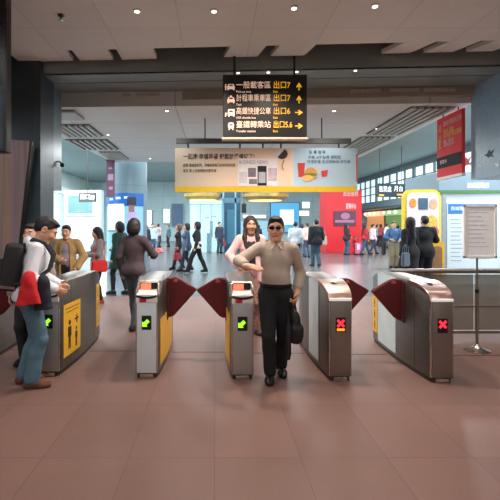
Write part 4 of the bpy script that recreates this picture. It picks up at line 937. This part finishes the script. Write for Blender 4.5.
MB().tube([(-.15, .01, h), (.15, .01, h)], .012).build('rod', M_plinth, mbn); MB().tube([(0, .01, h), (0, .01, ZH-mbn.location.z+.02)], .008).build('cord', M_plinth, mbn)
# left side: white display pavilion, dark signs
LY = 23.0; a0, a1 = wx(64, LY), wx(101, LY); lp = empty('display_pavilion', ((a0+a1)/2, LY, 0), 0, 'white display pavilion with a greenish screen at the far left', 'display'); XL = lambda p: wx(p, LY)-lp.location.x; ZL = lambda p: wz(p, LY)
MB().box(XL(64), XL(101), 0, .6, 0, ZL(190), .02).build('wall_panel', mat('pavilion_white', (196, 220, 224), .4, var=.04, scale=1), lp)
f2 = MB().box(XL(66), XL(96), -.08, 0, ZL(216), ZL(193), .02).build('screen_frame', M_white, lp); MB().box(XL(68.5), XL(93), -.1, -.08, ZL(213.5), ZL(195.5)).build('screen', mat('pavilion_screen', (104, 146, 148), .3, var=.15, scale=2, emit=.1), f2)
MB().box(XL(64), XL(101), -.5, 0, 0, .95, .03).build('counter', mat('pavilion_counter', (206, 230, 236), .3, var=.05), lp)
SYY = 19.0; hs = empty('hanging_sign', (wx(87, SYY), SYY, wz(202, SYY)), -.25, 'dark slanting hanging sign with white marks at the far left', 'sign'); q = MB().box(-.42, .42, 0, .1, 0, .42, .01).build('sign_box', mat('sign_dark_brown', (76, 72, 74), .5), hs)
text('white_lettering', '出口', .26, (-.36, -.008, .22), lit('sign_white_far', (240, 246, 246)), hs); MB().box(.14, .36, -.01, 0, .1, .3).build('white_mark', lit('sign_white_far', (240, 246, 246)), hs); MB().tube([(0, .05, .41), (0, .05, 6.2-hs.location.z)], .02).build('hanger', M_plinth, hs)
o = MB().box(-13, -12.9, 12, 44, 4.3, 4.9).build('trim_5', mat('wall_band_white', (240, 248, 248), .4)); o['kind'] = 'structure'
# lit adverts and light boxes on and before the back wall
def lightbox(n, lab, p0, p1, y0, y1, Y, rgb, e, fr=(150, 176, 184), foot=False):
    x0_, x1_, z0_, z1_ = wx(p0, Y), wx(p1, Y), wz(y1, Y), wz(y0, Y); g = empty(n, ((x0_+x1_)/2, Y, 0 if foot else z0_), 0, lab, 'light box', 'lit panels in the far hall'); b0 = z0_ if foot else 0
    MB().box(-(x1_-x0_)/2-.06, (x1_-x0_)/2+.06, 0, .25, 0 if foot else -.06, b0+z1_-z0_+.06, .01).build('frame', mat('lbf_%d_%d_%d' % fr, fr, .5), g)
    return g, MB().box(-(x1_-x0_)/2, (x1_-x0_)/2, -.02, .0, b0, b0+z1_-z0_).build('lit_panel', lit('lb_%d_%d_%d_%s' % (*rgb, e), rgb, e), g)
BW = 43.7
lightbox('light_box', 'white lit panel on the back wall just right of the grey column', 142.5, 151.5, 210.5, 227, BW, (246, 250, 250), 1.1)
lightbox('light_box', 'white lit panel on the back wall with a dark mark, left of the bright shop', 163.5, 170, 209, 223, BW, (226, 244, 250), .9)
g, p = lightbox('light_box', 'blue lit advert with a white centre behind the head of the man in sunglasses', 271, 299, 203, 232, BW, (84, 176, 226), .55, (70, 120, 150)); MB().box(-.5, .9, -.04, -.02, .8, 2.3).build('white_centre', lit('lb_white', (246, 252, 252), 1.2), p)
lightbox('light_box', 'upper small white lit sign left of the red kiosk', 302.5, 309.5, 202, 208, 40, (246, 252, 252), 1.1); lightbox('light_box', 'lower small white lit sign left of the red kiosk', 299.5, 309, 211, 215.5, 40, (246, 252, 252), 1.1)
lightbox('light_box', 'long white lit strip behind the dark haired woman in pink', 243, 266, 215, 218, BW, (246, 252, 252), 1.0)
lightbox('light_box', 'pale blue lit panel on the back wall right of the dark blue column', 241, 268, 221, 240, BW, (150, 196, 214), .45)
lightbox('light_box', 'dim blue panel on the back wall behind the three walking women', 172, 183, 204, 226, BW, (70, 100, 130), .12)
# bright glass shop and its gold canopy
SHY = fy(252.5); a0, a1 = wx(189.5, SHY), wx(222, SHY); g = empty('glass_shop', ((a0+a1)/2, SHY, 0), 0, 'bright white glass fronted shop under the gold ring canopy', 'shop'); hw = (a1-a0)/2; zt = wz(204, SHY)
MB().box(-hw, hw, .9, 1.0, 0, zt).build('lit_back_wall', lit('shop_glow', (226, 246, 246), 1.05), g)
MB().box(-hw, hw, 0, 1.0, zt, zt+.22).build('fascia', mat('shop_fascia', (186, 196, 190), .5, var=.05), g); 
for x in (-hw, -hw*.33, hw*.33, hw): MB().box(x-.03, x+.03, -.03, .03, 0, zt).build('frame_post', mat('shop_frame', (140, 176, 182), .4, .4), g)
MB().box(-hw, hw, -.005, .005, .05, zt-.02).build('glass_front', glass('shop_glass', (190, 220, 226), .2), g)
q = MB()
for (u, v, a, b_) in ((-.6, 1.7, .25, .05), (-.1, 2.1, .3, .06), (.3, 2.15, .35, .05), (-.6, 1.2, .2, .3)): q.box(u*hw, u*hw+a, .88, .9, v, v+b_)
q.build('wall_print', mat('shop_print', (130, 160, 166), .5), g); MB().box(hw*.05, hw*.3, .3, .7, 0, 1.15, .02).build('display_stand', mat('stand_teal', (104, 136, 142), .5), g)
po = MB(); po.box(hw*.25, hw*.42, .86, .89, .9, 1.9); po.build('figure_poster', mat('poster_dark', (92, 92, 104), .5, var=.4, scale=4), g)
def canopy(px, py, w_, Y, lab):
    r_ = w_/2*Y/F; g = empty('ring_canopy', (wx(px, Y), Y, wz(py, Y)), 0, lab, 'canopy', 'gold ring canopies')
    MB().lathe([(r_*.25, .0), (r_*.8, -.05), (r_, .12), (r_*1.02, .3), (r_*.8, .34), (r_*.25, .3)], n=36).build('gold_ring', mat('canopy_gold', (214, 184, 110), .35, .5, var=.12, scale=4), g, True)
    MB().lathe([(r_*.3, -.03), (r_*.72, -.07), (r_*.72, -.09), (r_*.3, -.06)], n=36).build('lit_underside', lit('canopy_glow', (255, 232, 170), 1.1), g, True)
    for k in range(6):
        a = k*PI/3; MB().tube([(r_*.5*math.cos(a), r_*.5*math.sin(a), .3), (r_*.5*math.cos(a), r_*.5*math.sin(a), min(6.2-wz(py, Y), 6.2))], .015, 6).build('hanger', M_plinth, g)
canopy(203, 199, 38, 26.2, 'gold ring canopy over the bright glass shop'); canopy(265, 199.5, 46, 25, 'gold ring canopy right of the dark blue column')
# dark blue glass column
BCY = fy(252); a0, a1 = wx(222.5, BCY), wx(240.5, BCY); bc = empty('blue_pillar', ((a0+a1)/2, BCY, 0), 0, 'dark blue panelled pillar right of the bright glass shop', 'pillar', None, 'thing'); hw = (a1-a0)/2
MB().box(-hw, hw, 0, 1.1, 0, 4.6).build('cladding', mat('pillar_blue', (42, 78, 104), .25, var=.15, scale=1.2), bc)
for x in (-hw, hw*.35): MB().box(x, x+.1, -.02, 0, 0, 4.5).build('bright_edge', mat('pillar_edge', (120, 176, 196), .3), bc)
MB().box(-hw*.5, hw*.3, -.02, 0, .5, 2.6).build('glass_door', mat('pillar_glass', (74, 118, 140), .15, var=.1), bc); MB().box(-hw*.9, hw, -.02, 0, 3.0, 3.3).build('panel_band', mat('pillar_band', (84, 124, 140), .3), bc)
SPY = 22.; g = empty('hanging_speaker', (wx(244, SPY), SPY, wz(213, SPY)), 0, 'black speaker hanging right of the dark blue pillar', 'speaker'); MB().box(-.12, .12, 0, .2, 0, .5, .02).build('cabinet', M_black, g); MB().tube([(0, .1, .5), (0, .1, 6.2-g.location.z)], .015).build('hanger', M_plinth, g)
# hall fill: daylight comes through the open skylight; these lights without fixtures are added to brighten hall and booth
for x, y, e in ((-8, 18, 1300), (-8, 32, 1500), (9, 18, 900), (9, 30, 900), (1, 34, 900), (6.6, 9.9, 220), (-1.5, 11.5, 130), (2, 11.5, 130)):
    L = bpy.data.lights.new('hall_fill_light', 'AREA'); L.shape = 'DISK'; L.size = .9; L.energy = e; L.color = (.93, .98, 1.0)
    q = bpy.data.objects.new('hall_fill_light', L); link(q); q.location = (x, y, (6.1 if abs(x) > 4.5 or y > 28 else ZH-.06))
# ------------------------------------------------------------------ bags and things carried
def world_obj(name, x, y, z, rz, label, cat): return empty(name, (x, y, z), rz, label, cat)
# A: man with the backpack at the left
rA, gA, sA = person('man in a white hoodie and blue jeans stooping at the leftmost visible gate', wx(32, 4.3), 4.27, 1.71, math.radians(108),
    dict(lean=.16, head=(.42, .05), hands={'R': (-.19, -.23, .99), 'L': (.17, -.25, .99)}, hint={'R': (-.5, .9, -.5), 'L': (.5, .9, -.5)}, feet={'L': (.08, .07, .085), 'R': (-.09, -.02, .085)}),
    [('hoodie', (222, 226, 234), dict(kind='top', o=.022, hem=.85, hood=1, fold=.005)), ('trousers', (84, 116, 134), dict(o=.018, flare=.02, end=.97)), ('shoe', (104, 66, 44), dict())], hair=('short', (22, 20, 22)), v=.010)
p = at(rA, gA.T((0, .205, 1.19)), sA); bp = world_obj('backpack', p.x, p.y, p.z, rA.rotation_euler.z, 'black backpack on the back of the man in the white hoodie', 'backpack')
bp.rotation_euler = (.16, 0, rA.rotation_euler.z); Z_ = -.26
M_pack = mat('backpack_black', (38, 36, 40), .8, var=.15, scale=40); M_pack2 = mat('backpack_trim', (118, 96, 88), .7)
q = MB(); q.box(-.155, .155, -.085, .085, -.25, .22, .045, 4); q.build('pack_body', M_pack, bp, True)
q = MB(); q.box(-.135, .135, .06, .135, -.24, .05, .03, 3); pk = q.build('front_pocket', M_pack, bp, True); MB().box(-.12, .12, .133, .141, .0, .014, .003).build('zip', M_pack2, pk)
MB().box(-.158, .158, -.07, .139, -.225, -.195, .006).build('pale_band', M_pack2, bp); MB().box(-.1, .1, .083, .09, .07, .10, .003).build('pale_patch', M_pack2, bp)
MB().tube([(-.04, -.04, .215), (-.03, -.04, .26), (.03, -.04, .26), (.04, -.04, .215)], .012).build('grab_handle', M_pack, bp, True)
for sg in (-1, 1):
    mb = MB(); W_ = [bp.matrix_world.inverted() if False else None]
    Rm = (Matrix.Translation(bp.location) @ Matrix.Rotation(rA.rotation_euler.z, 4, 'Z') @ Matrix.Rotation(.16, 4, 'X')).inverted()
    pts = [Rm @ at(rA, gA.T(c), sA) for c in ((sg*.09, .13, 1.40), (sg*.10, .05, 1.475), (sg*.115, -.06, 1.452), (sg*.13, -.155, 1.34), (sg*.165, -.14, 1.2), (sg*.2, -.02, 1.08), (sg*.15, .14, 1.02))]
    mb.tube(pts, .02, 8); mb.build('shoulder_strap', M_pack, bp, True)
# cloth over his near arm: red jacket with a dark one behind it
def hung_cloth(name, label, cat, base, top, w, h, col, seed):
    g_ = Field((-w-.1, -.16, -h-.08), (w+.1, .16, .1), .01)
    for k in range(11):
        a = (k-5)/5; g_.cone((a*w*.12, 0, 0), (a*w, .02*math.sin(seed+k*2.3), -h-.05), .022, .024, .05)
    g_.cut((0, 0, -h*.97), (.12*math.sin(seed), 0, -1))
    g_.folds(.005, 38, seed); o_ = g_.mesh(name, mat('%s_cloth_%d' % (name, col[0]), col, .8, var=.08, scale=30), None); o_.location = base; o_.rotation_euler = (0, 0, top); return tag(o_, label, cat)
pe = at(rA, gA.el['R']*.55+gA.wr['R']*.45, sA)
hung_cloth('jacket', 'bright red jacket hanging over the arm of the man in the white hoodie', 'jacket', (pe.x-.075, pe.y-.10, pe.z+.07), .1, .11, .27, (206, 30, 40), 1.0)
pe2 = at(rA, gA.el['R']*.15+gA.wr['R']*.85, sA)
hung_cloth('jacket', 'dark navy jacket hanging from the wrist of the man in the white hoodie', 'jacket', (pe2.x-.04, pe2.y-.08, pe2.z+.07), .2, .06, .28, (26, 30, 44), 2.2)
# A2: somebody half hidden behind him
person('person in a pale jacket half hidden behind the black backpack', -2.15, 4.92, 1.62, -.1, dict(), [('jacket', (150, 140, 140), dict(kind='top', o=.025, hem=.82)), ('trousers', (44, 44, 52), dict()), ('shoe', (30, 30, 30), dict())], hair=('short', (40, 30, 28)), v=.014)
# B: man in the tan jacket
rB, gB, sB = person('man in an open tan jacket over a grey shirt behind the left gate', wx(66.5, 7.45), 7.45, 1.61, .15,
    dict(head=(.12, -.1), hands={'R': (-.06, -.25, 1.08), 'L': (.21, -.12, .93)}, hint={'L': (.9, .5, -.2), 'R': (-.8, .6, -.4)}, girth=1.05),
    [('shirt', (140, 132, 146), dict(kind='top', o=.012, hem=.86)), ('jacket', (158, 128, 84), dict(kind='coat', o=.034, hem=.76, open=.075)), ('trousers', (26, 26, 30), dict()), ('shoe', (24, 22, 22), dict())], hair=('short', (26, 22, 20)), v=.011)
# C: woman with the red bag
rC, gC, sC = person('long haired woman in a grey cardigan looking down at her hands', wx(98, 8.8), 8.8, 1.57, -1.0,
    dict(fem=True, head=(.3, 0), hands={'R': (-.05, -.26, 1.12), 'L': (.06, -.26, 1.10)}, hint={'R': (-.7, .6, -.5), 'L': (.7, .6, -.5)}),
    [('cardigan', (134, 128, 130), dict(kind='top', o=.024, hem=.80)), ('trousers', (26, 26, 32), dict(o=.012, flare=.0)), ('shoe', (150, 60, 50), dict())], hair=('longback', (30, 26, 28)), v=.012)
def bag(name, label, loc, rz, w, h, d, col, strap=None, cat='bag', hnd=True):
    g = empty(name, loc, rz, label, cat); m = mat('leather_%d_%d_%d' % col, col, .45, var=.1, scale=30)
    q = MB(); q.poly([(-w*.5, -d/2, -h), (w*.5, -d/2, -h), (w*.44, -d/2, 0), (-w*.44, -d/2, 0)], (0, d, 0)); bmesh.ops.bevel(q.bm, geom=list(q.bm.edges), offset=min(.03, d*.35), segments=3, affect='EDGES'); q.build('bag_body', m, g, True)
    if hnd:
        for s_ in (-1, 1): MB().tube([(-w*.25, s_*d*.35, -.01), (-w*.2, s_*d*.3, h*.4), (0, s_*d*.15, h*.55), (w*.2, s_*d*.3, h*.4), (w*.25, s_*d*.35, -.01)], .008, 6).build('handle', m, g, True)
    if strap: MB().tube(strap, .01, 6).build('strap', m, g, True)
    return g
def worn(r, g, s, p, loc):                                       # points of the person's frame seen from the bag at loc
    Mi = (Matrix.Translation(loc) @ Matrix.Rotation(r.rotation_euler.z, 4, 'Z')).inverted(); return [Mi @ at(r, g.T(c), s) for c in p]
l = at(rC, gC.T((.24, -.05, .985)), sC); bag('handbag', 'red shoulder bag of the woman in the grey cardigan', l, rC.rotation_euler.z+PI/2, .36, .24, .12, (206, 44, 44), None, hnd=False)
l2 = bpy.data.objects['handbag']; Mi = (Matrix.Translation(l) @ Matrix.Rotation(rC.rotation_euler.z+PI/2, 4, 'Z')).inverted()
MB().tube([Mi @ at(rC, gC.T(c), sC) for c in ((.25, -.16, .98), (.20, -.14, 1.2), (.13, -.06, 1.45), (.13, .06, 1.44), (.2, .10, 1.2), (.25, .07, .98))], .009, 6).build('strap', bpy.data.materials['leather_206_44_44'], l2, True)
# D, E
rD, gD, sD = person('dark haired woman in a dark green coat standing left of the brown jacket', wx(119.5, 9.9), 9.9, 1.70, math.radians(-120), dict(fem=True, head=(.15, 0), hands={'R': (-.1, -.25, 1.05)}, feet={'L': (.09, -.12, .085), 'R': (-.09, .14, .09)}),
    [('coat', (34, 68, 58), dict(kind='coat', o=.026, hem=.60, flare=.02)), ('trousers', (30, 34, 40), dict(o=.006, flare=0)), ('shoe', (24, 24, 26), dict())], hair=('bob', (24, 22, 24)), v=.012)
rE, gE, sE = person('person in a dark brown jacket and grey jeans walking away between the gates', wx(134.5, 6.58), 6.58, 1.71, math.radians(158),
    dict(fem=True, head=(.1, .12), girth=1.04, hands={'R': (-.14, -.33, 1.12), 'L': (.24, -.02, .88)}, hint={'R': (-.8, .5, -.4)}, hu={'R': (-.25, -.9, .25)}, feet={'L': (.08, -.14, .085), 'R': (-.06, .12, .09)}),
    [('jacket', (70, 56, 62), dict(kind='top', o=.026, hem=.85, fold=.005, var=.12)), ('trousers', (74, 82, 90), dict(o=.014, flare=.0)), ('shoe', (32, 30, 32), dict())], hair=('bob', (30, 18, 18)), v=.011)
l = at(rE, gE.wr['R']+gE.hu['R']*.12+V3(0, 0, .03), sE); o_ = Field((-.12, -.1, -.06), (.12, .1, .08), .008)
o_.ell((0, 0, 0), (.08, .055, .022)).ell((.02, 0, .03), (.055, .05, .03), k=.03); o_.folds(.006, 60, 1); o_ = o_.mesh('purse', mat('purse_pink', (222, 120, 118), .6), None); o_.location = l; tag(o_, 'small pink purse in the hand of the person in the brown jacket', 'purse')
# F: the man in sunglasses
rF, gF, sF = person('man in sunglasses, beige shirt and black trousers passing through the gate', wx(276, 4.44), 4.44, 1.695, -.08,
    dict(head=(.06, -.12), girth=.93, hands={'R': (-.305, -.37, 1.225), 'L': (.215, -.03, .915)}, hint={'R': (-1, .1, -.35), 'L': (.6, 1, 0)}, hu={'R': (.96, -.25, -.10)}, hn={'R': (0, .5, -.85)},
         feet={'L': (.065, .17, .09, .1), 'R': (-.065, -.05, .085, -.1)}, curl={'L': (.9, .9, .6), 'R': (.15, .25, .2)}),
    [('shirt', (176, 160, 146), dict(kind='top', o=.020, hem=.985, fold=.005, sleeve=.85)), ('collar', (206, 190, 164), dict()), ('trousers', (20, 22, 26), dict(waist=1.02, o=.017, end=.97, flare=.008)), ('belt', (16, 15, 15), dict(z=1.0, o=.03)), ('shoe', (16, 15, 15), dict(rough=.3))], hair=('short', (22, 20, 20)), v=.009)
sg_ = empty('sunglasses', at(rF, gF.H((0, -.10, 1.60)), sF), rF.rotation_euler.z-.12, 'dark sunglasses on the face of the man in the beige shirt', 'sunglasses'); sg_.rotation_euler = (.06, 0, rF.rotation_euler.z-.12)
for s_ in (-1, 1):
    q = MB(); q.xz([(s_*.034+.026*math.cos(a)*HS, .0165*math.sin(a)*HS) for a in np.linspace(0, 2*PI, 17)[:-1]], -.012, -.006); q.build('lens', mat('lens_black', (10, 10, 12), .12), sg_)
    MB().tube([(s_*.064, -.006, .006), (s_*.082, .012, .006), (s_*.088, .10, .004), (s_*.088, .13, -.012)], .0028, 6).build('temple', M_black, sg_, True)
MB().tube([(-.013, -.011, .006), (0, -.015, .009), (.013, -.011, .006)], .0028, 6).build('bridge', M_black, sg_, True)
w_ = gF.wr['R']-gF.hu['R']*.0; u_ = nrm(gF.wr['R']-gF.el['R']); wp = gF.wr['R']-u_*.025; wt = empty('wristwatch', at(rF, wp, sF), 0, 'wristwatch on the raised arm of the man in sunglasses', 'watch')
wt.rotation_euler = (Matrix.Rotation(rF.rotation_euler.z, 4, 'Z') @ Vector(u_).to_track_quat('Z', 'Y').to_matrix().to_4x4()).to_euler()
MB().lathe([(.040, -.009), (.044, -.006), (.044, .006), (.040, .009)], n=20).build('strap', M_steel, wt, True); MB().lathe([(.019, 0), (.019, .008), (.016, .011)], (0, -.045, 0), 18, Matrix.Rotation(PI/2, 3, 'X')).build('dial', M_white, wt, True)
# his black bag on its strap
l = at(rF, gF.wr['L']+gF.hu['L']*.10, sF); hb = empty('shoulder_bag', (l.x-.01, l.y-.01, l.z), rF.rotation_euler.z+.5, 'black soft bag held low by the man in sunglasses', 'bag')
f_ = Field((-.2, -.14, -.58), (.2, .14, .08), .009); f_.cone((0, 0, -.13), (.02, 0, -.32), .045, .07, .05); f_.ell((.01, 0, -.31), (.08, .05, .10), k=.05); f_.ell((.02, 0, -.38), (.06, .04, .05), k=.03); f_.folds(.006, 40, 1.4)
f_.mesh('bag_body', mat('bag_black', (20, 20, 22), .6, var=.2, scale=40), hb)
MB().tube([(-.03, 0, -.2), (-.02, 0, -.08), (0, 0, .0), (.02, .01, -.08), (.035, 0, -.2)], .011, 8).build('handle', mat('bag_black', (20, 20, 22)), hb, True); MB().tube([(.03, -.03, -.40), (.05, -.04, -.45), (.07, -.03, -.42), (.065, -.02, -.35)], .007, 6).build('metal_clip', M_chrome, hb, True)
ub = empty('folded_umbrella', (hb.location.x-.075, hb.location.y-.06, l.z-.13), 0, 'narrow black folded umbrella hanging beside the black soft bag', 'umbrella')
MB().tube([(0, 0, 0), (0, 0, -.06), (0, 0, -.1), (0, .0, -.38), (0, 0, -.44)], [.012, .012, .026, .03, .018], 12).build('canopy', mat('umbrella_black', (22, 22, 26), .6, var=.2), ub, True); MB().tube([(0, 0, .0), (0, 0, .075)], .009).build('handle', M_black, ub, True)
# G: woman behind him
rG, gG, sG = person('long haired woman in a pale pink cardigan behind the man in sunglasses', wx(250.5, 6.28), 6.28, 1.74, .05, dict(fem=True, head=(.08, .05), hands={'R': (-.22, -.24, 1.02)}, hint={'R': (-.9, .6, -.3)}),
    [('top', (34, 28, 34), dict(kind='top', o=.014, hem=.84, neck=.06)), ('cardigan', (232, 194, 194), dict(kind='coat', o=.024, hem=.78, open=.085)), ('trousers', (168, 124, 116), dict(var=.45, scale=30, o=.02, flare=.03)), ('shoe', (60, 50, 50), dict())], hair=('long', (40, 24, 24)), v=.011)
# ------------------------------------------------------------------ people in the hall
DK = [('shoe', (26, 26, 30), dict())]
def walk(a=.28): return {'L': (.07, -a, .085), 'R': (-.07, a*.9, .11)}
def far(label, px, py, H, rz, wear, fem=False, hair=('short', (24, 22, 22)), feet=None, v=.015, Y=None, **k):
    Y = Y or fy(py); return person(label, wx(px, Y), Y, H, rz, dict(fem=fem, feet=feet, **k), wear+DK, hair, v, eyes=False, group=None)
r1, g1_, s1 = far('woman in black with the red bag, leading the three women who walk left', 178.5, 269, 1.66, -PI/2+.2, [('top', (30, 28, 36), dict(kind='top', hem=.84)), ('trousers', (34, 36, 50), dict())], True, ('bob', (110, 78, 60)), walk(.2))
l = at(r1, g1_.wr['L']+V3(.03, -.02, -.10), s1); bag('handbag', 'red handbag of the first of the three women walking left', (l.x-.02, l.y, l.z-.12), PI/2-.5, .42, .26, .12, (170, 44, 58))
far('woman in a blue grey jacket, middle one of the three women walking left', 186.5, 271, 1.68, -PI/2+.25, [('jacket', (70, 88, 112), dict(kind='top', hem=.72, o=.03)), ('trousers', (40, 48, 66), dict(o=.01))], True, ('bob', (34, 28, 30)), walk(.22))
far('person in a black jacket with a white hem, last of the three walking left', 197, 273, 1.73, -PI/2-.1, [('shirt', (226, 226, 226), dict(kind='top', hem=.83, o=.012, sleeve=.5)), ('jacket', (30, 30, 38), dict(kind='top', hem=.88, o=.026)), ('trousers', (22, 22, 28), dict())], True, ('bob', (22, 20, 22)), walk(.32))
rI, gI, sI = far('distant person in navy standing before the bright glass shop', 219.5, 253, 1.80, .6, [('coat', (48, 58, 76), dict(kind='top', hem=.74, o=.03)), ('trousers', (52, 62, 80), dict())])
l = at(rI, gI.wr['L']+V3(0, 0, -.1), sI); bag('handbag', 'dark red bag of the person in navy by the glass shop', (l.x, l.y, l.z-.1), 0, .34, .3, .14, (150, 62, 66))
far('man in a white shirt and dark trousers walking away right of the man in sunglasses', 295.5, 264.5, 1.76, PI-.3, [('shirt', (196, 200, 206), dict(kind='top', hem=.84, o=.03)), ('trousers', (40, 40, 48), dict())], feet=walk(.15), girth=1.12)
far('distant person in a pale peach top left of the person in black', 307, 257, 1.74, PI+.3, [('top', (226, 190, 180), dict(kind='top', hem=.84, o=.03)), ('trousers', (70, 84, 104), dict())], hair=('short', (60, 46, 44)))
far('distant person in dark clothes between the white shirt and the peach top', 302, 255, 1.68, PI-.6, [('top', (60, 60, 74), dict(kind='top', hem=.84)), ('trousers', (66, 96, 120), dict())], hair=('bob', (60, 44, 40)))
rK, gK, sK = far('person in a black jacket and jeans walking away left of the red kiosk', 316, 266.5, 1.84, PI+.15, [('jacket', (28, 28, 34), dict(kind='top', hem=.80, o=.04)), ('trousers', (62, 84, 100), dict())], feet=walk(.14), girth=1.1)
l = at(rK, gK.T((-.30, .0, 1.12)), sK); bag('tote_bag', 'pale tote bag at the side of the person in the black jacket', (l.x, l.y, l.z), .4, .28, .36, .12, (216, 196, 180))
far('woman in a dark jacket and jeans in front of the red kiosk', 346.5, 254.8, 1.72, PI*.6, [('jacket', (56, 44, 46), dict(kind='top', hem=.80, o=.03)), ('trousers', (60, 88, 110), dict())], True, ('longback', (36, 26, 28)), hands={'L': (.2, -.4, 1.0)})
far('person in a red top and jeans striding right of the red kiosk', 365, 255.3, 1.72, PI/2+.3, [('top', (176, 44, 56), dict(kind='top', hem=.84, o=.02)), ('trousers', (52, 72, 100), dict(o=.01))], True, ('longback', (48, 30, 32)), walk(.34))
far('person in a white shirt walking beside the one in the red top', 373, 254.3, 1.68, PI/2+.2, [('shirt', (232, 216, 224), dict(kind='top', hem=.84, o=.025)), ('trousers', (50, 66, 92), dict(o=.01))], False, ('short', (36, 28, 30)), walk(.26))
cy = fy(255); sc_ = empty('suitcase', (wx(359, cy), cy, 0), .2, 'pink wheeled suitcase between the dark jacket and the red top', 'suitcase')
MB().box(-.20, .20, -.12, .12, .06, .66, .05, 3).build('shell', mat('case_pink', (226, 110, 150), .4, var=.1), sc_, True); MB().tube([(-.09, .08, .64), (-.09, .08, .98), (.09, .08, .98), (.09, .08, .64)], .012, 6).build('pull_handle', M_steel, sc_, True); MB().box(-.19, -.02, -.13, -.11, .30, .58, .01).build('pale_patch', mat('case_pale', (240, 206, 220), .4), sc_)
for x in (-.15, .15):
    for y in (-.08, .08): MB().lathe([(.03, -.012), (.03, .012)], (x, y, .03), 12, Matrix.Rotation(PI/2, 3, 'Y')).build('wheel', M_rubber, sc_, True)
far('small child in red beside the pink suitcase', 355, 254.6, 1.0, PI*.6, [('top', (186, 50, 60), dict(kind='top', hem=.80, o=.03)), ('trousers', (170, 60, 76), dict())], v=.012)
rM, gM, sM = far('man in a blue shirt and khaki trousers facing us, right of the walkers', 393.5, 267.8, 1.75, .1, [('shirt', (72, 108, 152), dict(kind='top', hem=.92, o=.026, sleeve=.8)), ('trousers', (150, 136, 110), dict(o=.024, flare=.025, waist=.99))], hands={'R': (-.2, -.22, 1.05), 'L': (.10, -.25, 1.02)}, hint={'R': (-.9, .5, -.3), 'L': (.9, .5, -.3)}, girth=1.1, hair=('short', (80, 66, 60)))
l = at(rM, gM.T((-.38, .0, .98)), sM); bag('travel_bag', 'narrow black bag at the side of the man in the blue shirt', (l.x, l.y, l.z), .9, .20, .52, .12, (30, 30, 38))
NY = 10.3
far('person in a long black coat at the photo booth, the left of the two', 409.5, 0, 1.80, PI+.35, [('coat', (22, 21, 24), dict(kind='coat', hem=.42, o=.032, flare=.03)), ('trousers', (26, 26, 30), dict())], True, ('longback', (20, 18, 20)), Y=NY, hands={'R': (-.22, -.3, 1.05)}, girth=.95)
far('person in black at the photo booth, the right one reaching to its panel', 424.5, 0, 1.84, PI-.1, [('jacket', (24, 23, 26), dict(kind='top', hem=.76, o=.034)), ('trousers', (24, 24, 28), dict(o=.03))], hair=('short', (22, 20, 20)), Y=NY+.35, hands={'R': (-.26, -.36, 1.14), 'L': (.2, -.36, 1.1)}, girth=1.0)
l = (wx(405, 10.05), 10.02, .98); bag('handbag', 'grey blue bag hanging by the person in the long black coat', l, .3, .24, .34, .1, (92, 108, 122))
# the small crowd far back
FC = [(72, 244, 'person in navy far back by the white pavilion, the left one of two', (58, 74, 110), (50, 60, 84), .4), (84, 243, 'person in grey far back by the white pavilion, the right one of two', (110, 124, 140), (60, 66, 84), -.6),
      (146, 256, 'distant person in black right of the brown jacket', (34, 34, 44), (40, 44, 56), PI), (152.5, 253, 'distant person in a white and blue top right of the brown jacket', (176, 196, 216), (62, 78, 108), .2), (159, 247, 'distant person in pale pink on the open floor left of the walking women', (214, 186, 190), (90, 90, 104), 1.2),
      (168.5, 247, 'distant person in teal on the open floor left of the walking women', (72, 104, 116), (54, 60, 74), -1.0), (258.5, 249, 'distant person in dark blue seen over the pink cardigan', (54, 62, 90), (44, 46, 60), PI), (330, 244, 'distant person in black, left edge of the red kiosk', (50, 52, 62), (60, 66, 80), .3),
      (381, 246.5, 'distant shopper in dark red under the windows, leftmost', (130, 56, 60), (50, 50, 60), 2.0), (387, 248, 'distant shopper in white under the windows', (222, 218, 214), (70, 70, 84), 1.6), (398, 249.5, 'distant shopper in brown under the windows, near the yellow booth', (96, 66, 58), (56, 50, 56), 2.4), (402, 250.5, 'distant shopper in dark clothes next to the yellow booth', (54, 44, 50), (50, 48, 54), 2.8), (377.5, 245.5, 'distant shopper in pale blue under the windows', (150, 170, 196), (60, 66, 84), .8)]
for i, (px, py, lab, c1, c2, rz) in enumerate(FC):
    far(lab, px, py, 1.62+.03*(i % 5), rz, [('top', c1, dict(kind='top', hem=.82, o=.03)), ('trousers', c2, dict())], fem=i % 2 == 0, hair=('bob' if i % 2 == 0 else 'short', (36, 30, 30)), v=.018)
